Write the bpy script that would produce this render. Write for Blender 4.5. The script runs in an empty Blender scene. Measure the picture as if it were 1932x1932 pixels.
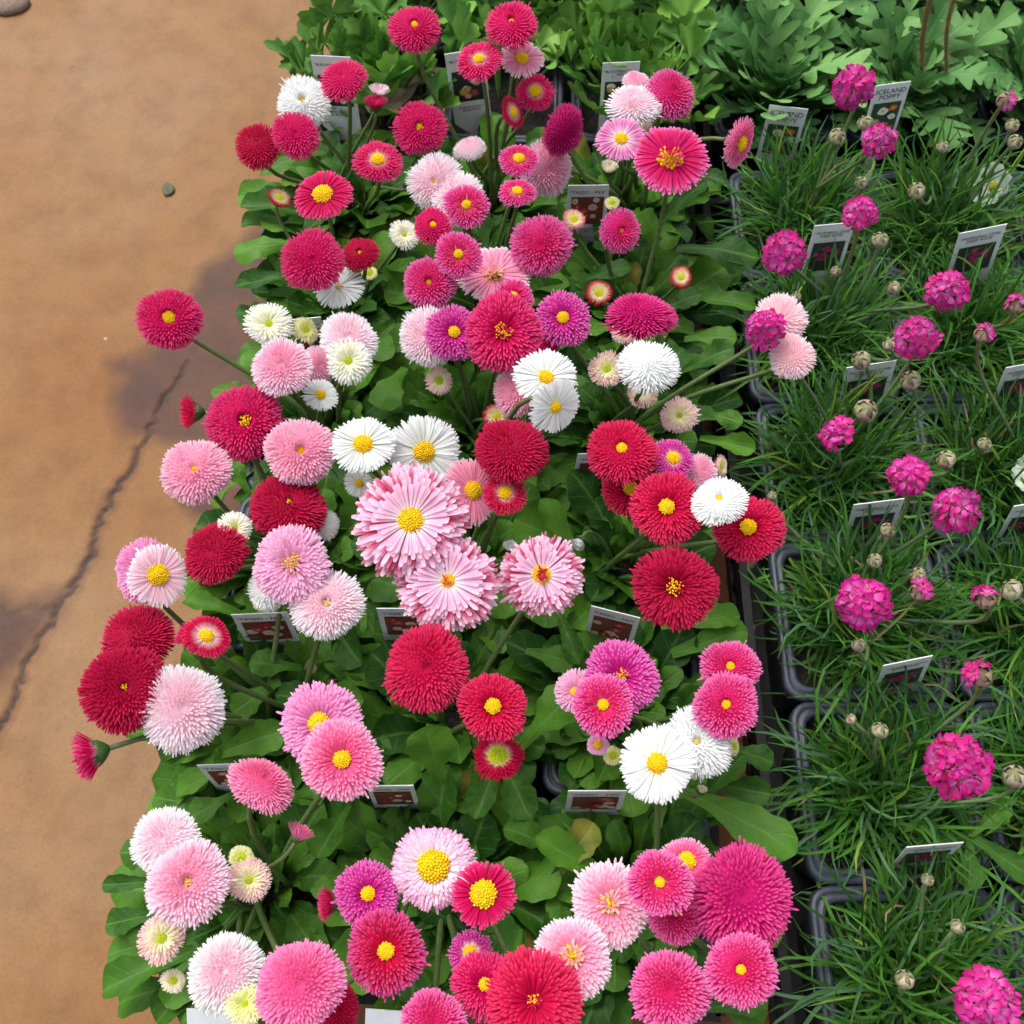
import bpy, math, random
import numpy as np
from mathutils import Vector, Matrix

# ------------------------------------------------------------------ camera, sky, sun, exposure
SC = bpy.context.scene
COL = SC.collection
H = 0.72                      # camera height above the paving (m)
DEP = math.radians(65.0)      # looking down by this much
TANF = 0.4986                 # tan of half the field of view
cam_d = bpy.data.cameras.new('camera'); cam = bpy.data.objects.new('camera', cam_d); COL.objects.link(cam)
cam.location = (0, 0, H); cam.rotation_euler = (math.pi / 2 - DEP, 0, 0)
cam_d.sensor_width = 36.0; cam_d.lens = 18.0 / TANF; cam_d.clip_start = 0.01; cam_d.clip_end = 400.0
cam_d.dof.use_dof = True; cam_d.dof.focus_distance = 0.56; cam_d.dof.aperture_fstop = 22.0
SC.camera = cam
SUN_EL, SUN_AZ = math.radians(58), math.radians(-35)   # azimuth measured from +Y towards +X
world = bpy.data.worlds.new('World'); SC.world = world; world.use_nodes = True
wn, wl = world.node_tree.nodes, world.node_tree.links
sky = wn.new('ShaderNodeTexSky'); sky.sky_type = 'NISHITA'; sky.sun_disc = False
sky.sun_elevation = SUN_EL; sky.sun_rotation = SUN_AZ
sky.air_density = 1.0; sky.dust_density = 4.0; sky.ozone_density = 1.0
hsv = wn.new('ShaderNodeHueSaturation'); hsv.inputs['Saturation'].default_value = 0.30   # overcast: pale, nearly grey sky
wl.new(sky.outputs[0], hsv.inputs['Color'])
wl.new(hsv.outputs[0], wn['Background'].inputs['Color'])
wn['Background'].inputs['Strength'].default_value = 0.15
sun_d = bpy.data.lights.new('sun', 'SUN'); sun_d.energy = 1.2; sun_d.angle = math.radians(45); sun_d.color = (1.0, 0.965, 0.91)
sun = bpy.data.objects.new('sun', sun_d); COL.objects.link(sun)
sd = Vector((math.sin(SUN_AZ) * math.cos(SUN_EL), math.cos(SUN_AZ) * math.cos(SUN_EL), math.sin(SUN_EL)))
sun.rotation_euler = sd.to_track_quat('Z', 'Y').to_euler(); sun.location = sd * 3
SC.view_settings.view_transform = 'Standard'; SC.view_settings.look = 'None'
SC.view_settings.exposure = 0.88; SC.view_settings.gamma = 1.0; SC.view_settings.use_curve_mapping = False
SC.render.engine = 'CYCLES'
SC.cycles.use_denoising = True; SC.cycles.max_bounces = 6; SC.cycles.diffuse_bounces = 3; SC.cycles.transmission_bounces = 4
SC.cycles.adaptive_threshold = 0.03; SC.cycles.sample_clamp_indirect = 6.0

# ------------------------------------------------------------------ pixel -> place (1932 px wide copy of the photograph)
FWD = np.array([0, math.cos(DEP), -math.sin(DEP)]); UP = np.array([0, math.sin(DEP), math.cos(DEP)])
CAMP = np.array([0, 0, H])
def ray(x, y):
    return FWD + (x - 966) / 966 * TANF * np.array([1., 0, 0]) + (966 - y) / 966 * TANF * UP
def at(x, y, z):
    d = ray(x, y); t = (z - H) / d[2]
    return CAMP + d * t, t
def mpp(depth): return depth * TANF / 966          # metres per pixel

# ------------------------------------------------------------------ helpers
rnd = random.Random(7)
rng = np.random.default_rng(11)
GA = math.pi * (3 - math.sqrt(5))
def lin(hexs, a=1.0):
    v = [int(hexs[i:i + 2], 16) / 255 for i in (0, 2, 4)]
    return np.array([(c / 12.92 if c <= .04045 else ((c + .055) / 1.055) ** 2.4) for c in v])
def mesh_np(name, V, F, mats, C=None, smooth=True, uv=None, midx=None):
    """V (n,3); F list of index arrays (each (k,3) or (k,4)); C (n,3) point colours."""
    me = bpy.data.meshes.new(name)
    V = np.asarray(V, dtype=np.float32)
    Fs = [np.asarray(f, dtype=np.int32) for f in (F if isinstance(F, list) else [F]) if len(f)]
    me.vertices.add(len(V)); me.vertices.foreach_set('co', V.ravel())
    loops = np.concatenate([f.ravel() for f in Fs])
    tot = np.concatenate([np.full(len(f), f.shape[1], dtype=np.int32) for f in Fs])
    st = np.concatenate([[0], np.cumsum(tot)[:-1]]).astype(np.int32)
    me.loops.add(len(loops)); me.loops.foreach_set('vertex_index', loops)
    me.polygons.add(len(tot)); me.polygons.foreach_set('loop_start', st); me.polygons.foreach_set('loop_total', tot)
    me.polygons.foreach_set('use_smooth', np.full(len(tot), smooth))
    if midx is not None: me.polygons.foreach_set('material_index', np.asarray(midx, dtype=np.int32))
    if C is not None:
        a = me.color_attributes.new('Col', 'FLOAT_COLOR', 'POINT')
        cc = np.ones((len(V), 4), dtype=np.float32); cc[:, :3] = C; a.data.foreach_set('color', cc.ravel())
    if uv is not None:
        l = me.uv_layers.new(name='UVMap'); l.data.foreach_set('uv', np.asarray(uv, dtype=np.float32)[loops].ravel())
    me.update(); me.validate()
    for m in (mats if isinstance(mats, (list, tuple)) else [mats]): me.materials.append(m)
    return me
def obj(name, me, parent=None, loc=None, M=None):
    o = bpy.data.objects.new(name, me); COL.objects.link(o)
    if parent is not None: o.parent = parent
    if loc is not None: o.location = loc
    if M is not None: o.matrix_basis = M
    return o
def empty(name, loc, label=None, cat=None, group=None, rz=0):
    o = bpy.data.objects.new(name, None); COL.objects.link(o); o.location = loc; o.rotation_euler = (0, 0, rz)
    o.empty_display_size = 0.02
    tag(o, label, cat, group); return o
def tag(o, label=None, cat=None, group=None, kind=None):
    if label: o['label'] = label
    if cat: o['category'] = cat
    if group: o['group'] = group
    if kind: o['kind'] = kind
    return o
def merge(parts):
    """parts: list of (V, [F...], C) -> one (V, F, C)"""
    Vs, Fs, Cs, n = [], [], [], 0
    for V, F, C in parts:
        Vs.append(V); Cs.append(np.broadcast_to(C, (len(V), 3)))
        for f in (F if isinstance(F, list) else [F]): Fs.append(np.asarray(f) + n)
        n += len(V)
    return np.concatenate(Vs), Fs, np.concatenate(Cs)
def tube(P, r, n=6, cap=True):
    P = np.asarray(P, float); m = len(P); r = np.broadcast_to(r, m)
    T = np.gradient(P, axis=0); T /= np.linalg.norm(T, axis=1)[:, None] + 1e-12
    ref = np.array([0., 0, 1]) if abs(T[0][2]) < .9 else np.array([1., 0, 0])
    A = np.cross(T, ref); bad = np.linalg.norm(A, axis=1) < 1e-4; A[bad] = [1, 0, 0]
    A /= np.linalg.norm(A, axis=1)[:, None]; B = np.cross(T, A)
    th = np.arange(n) / n * 2 * math.pi
    V = P[:, None] + r[:, None, None] * (np.cos(th)[None, :, None] * A[:, None] + np.sin(th)[None, :, None] * B[:, None])
    V = V.reshape(-1, 3); i = np.arange(m - 1)[:, None] * n; j = np.arange(n)[None]; k = (np.arange(n) + 1) % n
    F = np.stack([i + j, i + k[None], i + n + k[None], i + n + j], -1).reshape(-1, 4)
    Fs = [F]
    if cap: Fs += [np.array([list(range(n))[::-1]]), np.array([[(m - 1) * n + q for q in range(n)]])]
    return V, Fs
def bez(p0, p1, p2, p3, n):
    t = np.linspace(0, 1, n)[:, None]
    return (1 - t) ** 3 * p0 + 3 * (1 - t) ** 2 * t * p1 + 3 * (1 - t) * t * t * p2 + t ** 3 * p3
def basis(n):
    n = np.asarray(n, float); n = n / np.linalg.norm(n)
    a = np.array([1., 0, 0]) if abs(n[0]) < .9 else np.array([0, 1., 0])
    x = a - n * a.dot(n); x /= np.linalg.norm(x)
    return np.stack([x, np.cross(n, x), n], 1)          # columns
def box(c, s):
    c = np.array(c); s = np.array(s) / 2
    V = np.array([[x, y, z] for x in (-1, 1) for y in (-1, 1) for z in (-1, 1)]) * s + c
    F = np.array([[0, 1, 3, 2], [4, 6, 7, 5], [0, 4, 5, 1], [2, 3, 7, 6], [0, 2, 6, 4], [1, 5, 7, 3]])
    return V, F

# ------------------------------------------------------------------ materials
def new_mat(name):
    m = bpy.data.materials.new(name); m.use_nodes = True
    nt = m.node_tree; return m, nt.nodes, nt.links, nt.nodes['Principled BSDF'], nt.nodes['Material Output']
def N(nodes, t, **kw):
    n = nodes.new(t)
    for k, v in kw.items(): setattr(n, k, v)
    return n
def noise(n, scale, detail=4, rough=.55):
    t = N(n, 'ShaderNodeTexNoise'); t.inputs['Scale'].default_value = scale; t.inputs['Detail'].default_value = detail
    t.inputs['Roughness'].default_value = rough; return t
def ramp(n, stops):
    r = N(n, 'ShaderNodeValToRGB'); e = r.color_ramp.elements
    e[0].position, e[0].color = stops[0][0], (*stops[0][1], 1); e[1].position, e[1].color = stops[-1][0], (*stops[-1][1], 1)
    for p, c in stops[1:-1]:
        x = e.new(p); x.color = (*c, 1)
    return r
def mixc(n, l, fac, a, b, mode='MIX'):
    m = N(n, 'ShaderNodeMix', data_type='RGBA', blend_type=mode)
    for s, v in ((0, fac), (6, a), (7, b)):
        if hasattr(v, 'links') or hasattr(v, 'is_linked'): l.new(v, m.inputs[s])
        else: m.inputs[s].default_value = v if s == 0 else (*v, 1)
    return m.outputs[2]
def mth(n, l, op, a, b=None, c=None):
    m = N(n, 'ShaderNodeMath', operation=op)
    for i, v in enumerate((a, b, c)):
        if v is None: continue
        if hasattr(v, 'is_linked'): l.new(v, m.inputs[i])
        else: m.inputs[i].default_value = v
    return m.outputs[0]
def bump(n, l, h, strength, dist, bsdf):
    b = N(n, 'ShaderNodeBump'); b.inputs['Strength'].default_value = strength; b.inputs['Distance'].default_value = dist
    l.new(h, b.inputs['Height']); l.new(b.outputs[0], bsdf.inputs['Normal'])
def translucent(n, l, bsdf, out, colsock, fac):
    t = N(n, 'ShaderNodeBsdfTranslucent'); l.new(colsock, t.inputs['Color'])
    mx = N(n, 'ShaderNodeMixShader'); mx.inputs[0].default_value = fac
    l.new(bsdf.outputs[0], mx.inputs[1]); l.new(t.outputs[0], mx.inputs[2]); l.new(mx.outputs[0], out.inputs['Surface'])

def vcol_mat(name, rough, trans=0.0, spec=.4, nscale=0, nstr=0):
    m, n, l, b, o = new_mat(name)
    a = N(n, 'ShaderNodeVertexColor', layer_name='Col')
    c = a.outputs['Color']
    if nscale:
        tc = N(n, 'ShaderNodeTexCoord'); t = noise(n, nscale); l.new(tc.outputs['Object'], t.inputs['Vector'])
        r = ramp(n, [(.3, (1 - nstr,) * 3), (.7, (1.0,) * 3)]); l.new(t.outputs[0], r.inputs[0])
        c = mixc(n, l, 1.0, c, r.outputs[0], 'MULTIPLY')
    l.new(c, b.inputs['Base Color']); b.inputs['Roughness'].default_value = rough; b.inputs['Specular IOR Level'].default_value = spec
    if trans: translucent(n, l, b, o, c, trans)
    return m
M_petal = vcol_mat('petal', .6, .42, .10)
M_disc = vcol_mat('disc_florets', .6, .05, .3)
M_green = vcol_mat('stem_green', .5, .08, .35, 300, .25)
M_paper = vcol_mat('papery_bud', .7, .12, .3, 500, .2)
M_print = vcol_mat('print', .3, 0, .5)
M_debris = vcol_mat('debris', .85, 0, .2, 250, .45)

def leaf_mat(name, c0, c1, vein, rough=.42, veinamt=.55, trans=.2, sideveins=7.0, bstr=.35, yellow=None):
    m, n, l, b, o = new_mat(name)
    uv = N(n, 'ShaderNodeUVMap', uv_map='UVMap'); sx = N(n, 'ShaderNodeSeparateXYZ'); l.new(uv.outputs[0], sx.inputs[0])
    oi = N(n, 'ShaderNodeObjectInfo')
    au = mth(n, l, 'ABSOLUTE', mth(n, l, 'SUBTRACT', sx.outputs[0], .5))
    mid = mth(n, l, 'SUBTRACT', 1.0, mth(n, l, 'MINIMUM', mth(n, l, 'MULTIPLY', au, 16.0), 1.0))
    ph = mth(n, l, 'MULTIPLY', mth(n, l, 'SUBTRACT', sx.outputs[1], mth(n, l, 'MULTIPLY', au, .35)), sideveins)
    sv = mth(n, l, 'ABSOLUTE', mth(n, l, 'SUBTRACT', mth(n, l, 'FRACT', ph), .5))
    sv = mth(n, l, 'SUBTRACT', 1.0, mth(n, l, 'MINIMUM', mth(n, l, 'MULTIPLY', sv, 9.0), 1.0))
    sv = mth(n, l, 'MULTIPLY', sv, .35)
    v = mth(n, l, 'MAXIMUM', mid, sv)
    tc = N(n, 'ShaderNodeTexCoord'); t = noise(n, 4.0, 3); l.new(tc.outputs['Object'], t.inputs['Vector'])
    f = mth(n, l, 'ADD', mth(n, l, 'MULTIPLY', oi.outputs['Random'], .75), mth(n, l, 'MULTIPLY', mth(n, l, 'SUBTRACT', t.outputs[0], .5), .9))
    r = ramp(n, [(.05, c0), (.8, c1)]); l.new(f, r.inputs[0])
    c = mixc(n, l, mth(n, l, 'MULTIPLY', v, veinamt), r.outputs[0], vein)
    if yellow is not None:
        t2 = noise(n, 2.2, 2); l.new(tc.outputs['Object'], t2.inputs['Vector'])
        r2 = ramp(n, [(.40, (0, 0, 0)), (.62, (1, 1, 1))]); l.new(t2.outputs[0], r2.inputs[0])
        c = mixc(n, l, r2.outputs[0], c, yellow)
    l.new(c, b.inputs['Base Color']); b.inputs['Roughness'].default_value = rough; b.inputs['Specular IOR Level'].default_value = .16
    t3 = noise(n, 14, 3); l.new(tc.outputs['Object'], t3.inputs['Vector'])
    hgt = mth(n, l, 'ADD', mth(n, l, 'MULTIPLY', v, -.6), mth(n, l, 'MULTIPLY', t3.outputs[0], .5))
    bump(n, l, hgt, bstr, .002, b)
    translucent(n, l, b, o, c, trans)
    return m
M_leaf = leaf_mat('daisy_leaf', (.016, .066, .008), (.086, .222, .018), (.12, .25, .05), rough=.46)
M_leaf_yellow = leaf_mat('daisy_leaf_yellowing', (.03, .09, .012), (.06, .14, .02), (.15, .21, .05), yellow=(.22, .20, .03))
M_leaf_ran = leaf_mat('ranunculus_leaf', (.050, .160, .022), (.190, .380, .055), (.17, .32, .09), veinamt=.4, sideveins=5)
M_leaf_pop = leaf_mat('poppy_leaf', (.048, .150, .038), (.170, .340, .098), (.19, .34, .13), rough=.55, veinamt=.35, sideveins=6)
M_leaf_dead = leaf_mat('dead_leaf', (.20, .15, .09), (.33, .26, .17), (.4, .33, .22), rough=.8, trans=.05)
def thrift_mat():
    m, n, l, b, o = new_mat('thrift_blades')
    a = N(n, 'ShaderNodeVertexColor', layer_name='Col')
    l.new(a.outputs[0], b.inputs['Base Color']); b.inputs['Roughness'].default_value = .5; b.inputs['Specular IOR Level'].default_value = .2
    translucent(n, l, b, o, a.outputs[0], .25); return m
M_blade = thrift_mat()

def plastic(name, col, rough=.38, bstr=.15, dusty=(.05, .055, .065)):
    m, n, l, b, o = new_mat(name)
    tc = N(n, 'ShaderNodeTexCoord'); t = noise(n, 60, 5, .65); l.new(tc.outputs['Object'], t.inputs['Vector'])
    r = ramp(n, [(.42, (0, 0, 0)), (.75, (.8, .8, .8))]); l.new(t.outputs[0], r.inputs[0])
    l.new(mixc(n, l, r.outputs[0], col, dusty), b.inputs['Base Color'])
    rr = N(n, 'ShaderNodeMapRange'); rr.inputs[3].default_value = rough - .08; rr.inputs[4].default_value = rough + .25
    l.new(t.outputs[0], rr.inputs[0]); l.new(rr.outputs[0], b.inputs['Roughness'])
    t2 = noise(n, 900, 2); l.new(tc.outputs['Object'], t2.inputs['Vector'])
    bump(n, l, t2.outputs[0], bstr, .0005, b); return m
M_pot = plastic('black_plastic', (.012, .013, .016))
M_rim = plastic('grey_black_rim', (.026, .032, .048), .36, .12, (.055, .068, .095))
M_tray = plastic('tray_black', (.005, .005, .006), .55, .1, (.016, .016, .018))
def tagw():
    m, n, l, b, o = new_mat('white_tag_plastic')
    tc = N(n, 'ShaderNodeTexCoord'); t = noise(n, 90, 4); l.new(tc.outputs['Object'], t.inputs['Vector'])
    r = ramp(n, [(.3, (.58, .61, .63)), (.7, (.68, .70, .71))]); l.new(t.outputs[0], r.inputs[0])
    l.new(r.outputs[0], b.inputs['Base Color']); b.inputs['Roughness'].default_value = .3; return m
M_tag = tagw()
def ink():
    m, n, l, b, o = new_mat('black_ink'); b.inputs['Base Color'].default_value = (.015, .015, .018, 1); b.inputs['Roughness'].default_value = .45; return m
M_ink = ink()
def soil():
    m, n, l, b, o = new_mat('potting_soil')
    tc = N(n, 'ShaderNodeTexCoord'); t = noise(n, 220, 6, .7); l.new(tc.outputs['Object'], t.inputs['Vector'])
    r = ramp(n, [(.3, (.008, .006, .005)), (.55, (.022, .016, .012)), (.8, (.06, .045, .034))]); l.new(t.outputs[0], r.inputs[0])
    l.new(r.outputs[0], b.inputs['Base Color']); b.inputs['Roughness'].default_value = .95
    bump(n, l, t.outputs[0], 1.0, .004, b); return m
M_soil = soil()
def paving():
    m, n, l, b, o = new_mat('stained_concrete')
    tc = N(n, 'ShaderNodeTexCoord'); P = tc.outputs['Object']
    big = noise(n, 3.2, 4, .6); l.new(P, big.inputs['Vector'])
    r1 = ramp(n, [(.30, (.208, .085, .024)), (.48, (.232, .114, .042)), (.62, (.245, .136, .064)), (.78, (.262, .158, .086))]); l.new(big.outputs[0], r1.inputs[0])
    md = noise(n, 28, 6, .65); l.new(P, md.inputs['Vector'])
    r2 = ramp(n, [(.25, (.74, .72, .70)), (.55, (1, 1, 1)), (.8, (1.06, 1.05, 1.03))]); l.new(md.outputs[0], r2.inputs[0])
    c = mixc(n, l, 1.0, r1.outputs[0], r2.outputs[0], 'MULTIPLY')
    fi = noise(n, 420, 5, .7); l.new(P, fi.inputs['Vector'])
    r3 = ramp(n, [(.25, (.80, .79, .78)), (.6, (1, 1, 1))]); l.new(fi.outputs[0], r3.inputs[0])
    c = mixc(n, l, 1.0, c, r3.outputs[0], 'MULTIPLY')
    vo = N(n, 'ShaderNodeTexVoronoi'); vo.inputs['Scale'].default_value = 26; l.new(P, vo.inputs['Vector'])
    sp = ramp(n, [(.035, (1, 1, 1)), (.075, (0, 0, 0))]); l.new(vo.outputs['Distance'], sp.inputs[0])
    vc = N(n, 'ShaderNodeSeparateColor'); l.new(vo.outputs['Color'], vc.inputs[0])
    keep = mth(n, l, 'MULTIPLY', sp.outputs[0], mth(n, l, 'GREATER_THAN', vc.outputs[0], .62))
    c = mixc(n, l, mth(n, l, 'MULTIPLY', keep, .6), c, (.11, .085, .06))
    keep2 = mth(n, l, 'MULTIPLY', sp.outputs[0], mth(n, l, 'LESS_THAN', vc.outputs[0], .14))
    c = mixc(n, l, mth(n, l, 'MULTIPLY', keep2, .6), c, (.55, .42, .30))
    red = N(n, 'ShaderNodeAttribute', attribute_name='red'); c = mixc(n, l, mth(n, l, 'MULTIPLY', red.outputs['Fac'], .85), c, (.20, .062, .030))
    dm = N(n, 'ShaderNodeAttribute', attribute_name='damp')
    dn = noise(n, 16, 5, .6); l.new(P, dn.inputs['Vector'])
    d = mth(n, l, 'ADD', dm.outputs['Fac'], mth(n, l, 'MULTIPLY', mth(n, l, 'SUBTRACT', dn.outputs[0], .5), .55))
    dr = ramp(n, [(.30, (0, 0, 0)), (.66, (1, 1, 1))]); l.new(d, dr.inputs[0])
    dcol = ramp(n, [(.3, (.22, .115, .08)), (.7, (.36, .21, .155))]); l.new(md.outputs[0], dcol.inputs[0])
    wetc = mixc(n, l, 1.0, c, dcol.outputs[0], 'MULTIPLY')
    c = mixc(n, l, mth(n, l, 'MULTIPLY', dr.outputs[0], .95), c, wetc)
    ck = N(n, 'ShaderNodeAttribute', attribute_name='crack')
    c = mixc(n, l, mth(n, l, 'MULTIPLY', ck.outputs['Fac'], .9), c, (.035, .022, .016))
    l.new(c, b.inputs['Base Color'])
    rg = N(n, 'ShaderNodeMapRange'); rg.inputs[3].default_value = .78; rg.inputs[4].default_value = .62; l.new(dr.outputs[0], rg.inputs[0])
    l.new(rg.outputs[0], b.inputs['Roughness']); b.inputs['Specular IOR Level'].default_value = .35
    hh = mth(n, l, 'ADD', mth(n, l, 'MULTIPLY', fi.outputs[0], .4), md.outputs[0])
    bump(n, l, hh, .28, .004, b); return m
M_pave = paving()

# ------------------------------------------------------------------ the ground: one sheet, fine where it shows
def graded(lo, hi, step, far):
    a = np.arange(lo, hi + 1e-6, step); g = [step * 2]
    while sum(g) < far: g.append(g[-1] * 1.7)
    o = np.cumsum(g); return np.concatenate([(lo - o)[::-1], a, hi + o])
gx, gy = graded(-.56, .22, .0023, 60), graded(-.08, .98, .0023, 60)
X, Y = np.meshgrid(gx, gy); XY = np.stack([X.ravel(), Y.ravel()], 1)
def seg_dist(P, pts):
    d = np.full(len(P), 1e9)
    for a, b in zip(pts[:-1], pts[1:]):
        ab = b - a; t = np.clip(((P - a) @ ab) / (ab @ ab), 0, 1); d = np.minimum(d, np.linalg.norm(P - (a + t[:, None] * ab), axis=1))
    return d
def jag(pts, n, amp):
    out = []
    for a, b in zip(pts[:-1], pts[1:]):
        for k in range(n): out.append(a + (b - a) * k / n + rng.normal(0, amp, 2) * (k > 0))
    return np.array(out + [pts[-1]])
def gpts(l): return np.array([at(x, y, 0)[0][:2] for x, y in l])
crackA = jag(gpts([(352, 680), (330, 725), (300, 770), (272, 835), (240, 895), (188, 975), (172, 1035), (150, 1088), (118, 1135), (85, 1190), (52, 1248), (32, 1305), (0, 1372), (-40, 1440)]), 9, .0019)
crackB = jag(gpts([(150, 1088), (90, 1150), (20, 1165), (-60, 1140)]), 4, .003)
dA, dB = seg_dist(XY, crackA), seg_dist(XY, crackB)
wv = .0008 * (1 + .5 * np.sin(XY[:, 1] * 90) + .4 * np.sin(XY[:, 1] * 233 + 1))
crk = np.clip(1 - dA / (wv + .0011), 0, 1) + .25 * np.clip(1 - dB / .005, 0, 1)
crk = np.clip(crk * 1.5, 0, 1)
def inpoly(P, poly):
    x, y = P[:, 0], P[:, 1]; ins = np.zeros(len(P), bool); j = len(poly) - 1
    for i in range(len(poly)):
        xi, yi = poly[i]; xj, yj = poly[j]
        ins ^= ((yi > y) != (yj > y)) & (x < (xj - xi) * (y - yi) / (yj - yi + 1e-12) + xi); j = i
    return ins
def soft(poly, w):
    d = seg_dist(XY, np.vstack([poly, poly[:1]])); s = np.where(inpoly(XY, poly), 1, -1) * d
    return np.clip(.5 + s / w, 0, 1)
damp = soft(gpts([(520, 395), (472, 440), (430, 478), (380, 505), (368, 545), (350, 610), (300, 652), (262, 668), (200, 684), (228, 716), (214, 760), (232, 805), (275, 828), (330, 832), (400, 836), (520, 830), (620, 700), (620, 400)]), .05)
damp = np.maximum(damp, .75 * soft(gpts([(-60, 1095), (40, 1118), (110, 1100), (150, 1085), (140, 1150), (95, 1215), (60, 1260), (20, 1320), (-60, 1330)]), .05))
damp = np.maximum(damp, soft(gpts([(330, 940), (420, 905), (520, 930), (520, 1010), (420, 985), (360, 975)]), .03))
damp = np.maximum(damp, .62 * np.clip(1 - dA / .016, 0, 1))
near = (np.abs(XY[:, 0]) < .8) & (np.abs(XY[:, 1]) < 1.2)
zz = np.where(near, .0009 * np.sin(XY[:, 0] * 23 + 2 * np.sin(XY[:, 1] * 9)) + .0007 * np.sin(XY[:, 1] * 31 + XY[:, 0] * 17), 0)
zz = zz - .0022 * crk + .0000 * np.clip(1 - np.abs(dA - .009) / .007, 0, 1) * near
red = np.clip((XY[:, 0] - .02) / .1, 0, 1)
V = np.column_stack([XY, zz]); nx, ny = len(gx), len(gy)
idx = np.arange(nx * ny).reshape(ny, nx)
F = np.stack([idx[:-1, :-1], idx[:-1, 1:], idx[1:, 1:], idx[1:, :-1]], -1).reshape(-1, 4)
me = mesh_np('paving', V, F, M_pave)
for nm, arr in (('damp', damp), ('crack', crk), ('red', red)):
    a = me.attributes.new(nm, 'FLOAT', 'POINT'); a.data.foreach_set('value', arr.astype(np.float32))
tag(obj('paving', me), 'tan stained concrete paving with a crack and damp patch', None, None, 'structure')

# ------------------------------------------------------------------ pots, soil, trays
def rsq(half, rad, n=6):
    pts = []
    for q, (cx, cy) in enumerate(((1, 1), (-1, 1), (-1, -1), (1, -1))):
        for k in range(n):
            a = (q + k / (n - 1)) * math.pi / 2
            pts.append((cx * (half - rad) + rad * math.cos(a), cy * (half - rad) + rad * math.sin(a)))
    return np.array(pts)
def rings(spec, closed_bottom=False):
    Vs = []; m = None
    for half, rad, z in spec:
        p = rsq(half, rad); m = len(p); Vs.append(np.column_stack([p, np.full(m, z)]))
    V = np.concatenate(Vs); k = np.arange(m); k2 = (k + 1) % m
    Fs = [np.concatenate([np.stack([i * m + k, i * m + k2, (i + 1) * m + k2, (i + 1) * m + k], 1) for i in range(len(spec) - 1)])]
    if closed_bottom: Fs.append(np.array([list(range(len(V) - m, len(V)))]))
    return V, Fs
POT_H = .094; SOIL_Z = .082
def pot_meshes(pitch):
    h = pitch / 2
    V, F = rings([(h - .0062, .010, SOIL_Z - .012), (h - .0058, .011, POT_H - .010), (h - .0055, .011, POT_H - .003)][::-1] +
                 [(h - .0075, .010, .05), (h - .012, .009, .0065), (h - .014, .009, .006)], False)
    # outer shell: from under the rim down to the tray
    Vo, Fo = rings([(h - .0042, .011, POT_H - .006), (h - .007, .010, .06), (h - .014, .009, .0045)], True)
    body = mesh_np('pot_body', Vo, Fo, M_pot)
    Vr, Fr = rings([(h - .0035, .010, POT_H - .0105), (h - .0004, .012, POT_H - .010), (h - .0003, .012, POT_H - .0015), (h - .0012, .0115, POT_H),
                    (h - .0042, .010, POT_H + .0002), (h - .0047, .0098, POT_H - .0012), (h - .0052, .0096, POT_H + .0001), (h - .0082, .0085, POT_H), (h - .0092, .008, POT_H - .0015), (h - .0100, .0075, SOIL_Z - .015)])
    rim = mesh_np('pot_rim', Vr, Fr, M_rim)
    # soil: lumpy sheet
    n = 22; g = np.linspace(-1, 1, n) * (h - .0096)
    SX, SY = np.meshgrid(g, g); SZ = rng.normal(0, .0013, SX.shape) + .003 * (1 - (SX / h) ** 2) * (1 - (SY / h) ** 2)
    ii = np.arange(n * n).reshape(n, n)
    soilm = mesh_np('soil', np.column_stack([SX.ravel(), SY.ravel(), SZ.ravel() + SOIL_Z]),
                    np.stack([ii[:-1, :-1], ii[:-1, 1:], ii[1:, 1:], ii[1:, :-1]], -1).reshape(-1, 4), M_soil)
    return body, rim, soilm
def make_pot(meshes, loc, rz, label, group):
    e = empty('plant_pot', loc, label, 'pot', group, rz)
    b = obj('pot_body', meshes[0], e); obj('pot_rim', meshes[1], e); obj('soil', meshes[2], e)
    return e
def make_tray(cx, cy, w, l, rz, label, hgt=.05):
    e = empty('carrying_tray', (cx, cy, 0.0), label, 'tray', None, rz)
    V, F = box((0, 0, .0025), (w, l, .003)); obj('tray_floor', mesh_np('tray_floor', V, F, M_tray, smooth=False), e)
    for ax, ln, off in (('x', l, w / 2), ('x', l, -w / 2), ('y', w, l / 2), ('y', w, -l / 2)):
        ps = []
        def add(u0, u1, z0, z1, t=.003):
            c = ((off, (u0 + u1) / 2, (z0 + z1) / 2) if ax == 'x' else ((u0 + u1) / 2, off, (z0 + z1) / 2))
            s = ((t, u1 - u0, z1 - z0) if ax == 'x' else (u1 - u0, t, z1 - z0))
            V, F = box(c, s); ps.append((V, F, np.zeros(3)))
        add(-ln / 2, ln / 2, hgt - .010, hgt, .006); add(-ln / 2, ln / 2, .004, .014); add(-ln / 2, ln / 2, .026, .031, .0025)
        k = int(ln / .022)
        for q in range(k + 1):
            u = -ln / 2 + .003 + (ln - .006) * q / k; add(u - .0025, u + .0025, .0145, .0255, .0024); add(u - .0025, u + .0025, .0315, hgt - .0105, .0024)
        V, F, C = merge(ps); obj('tray_side', mesh_np('tray_side', V, F, M_tray, smooth=False), e)
    return e

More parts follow.
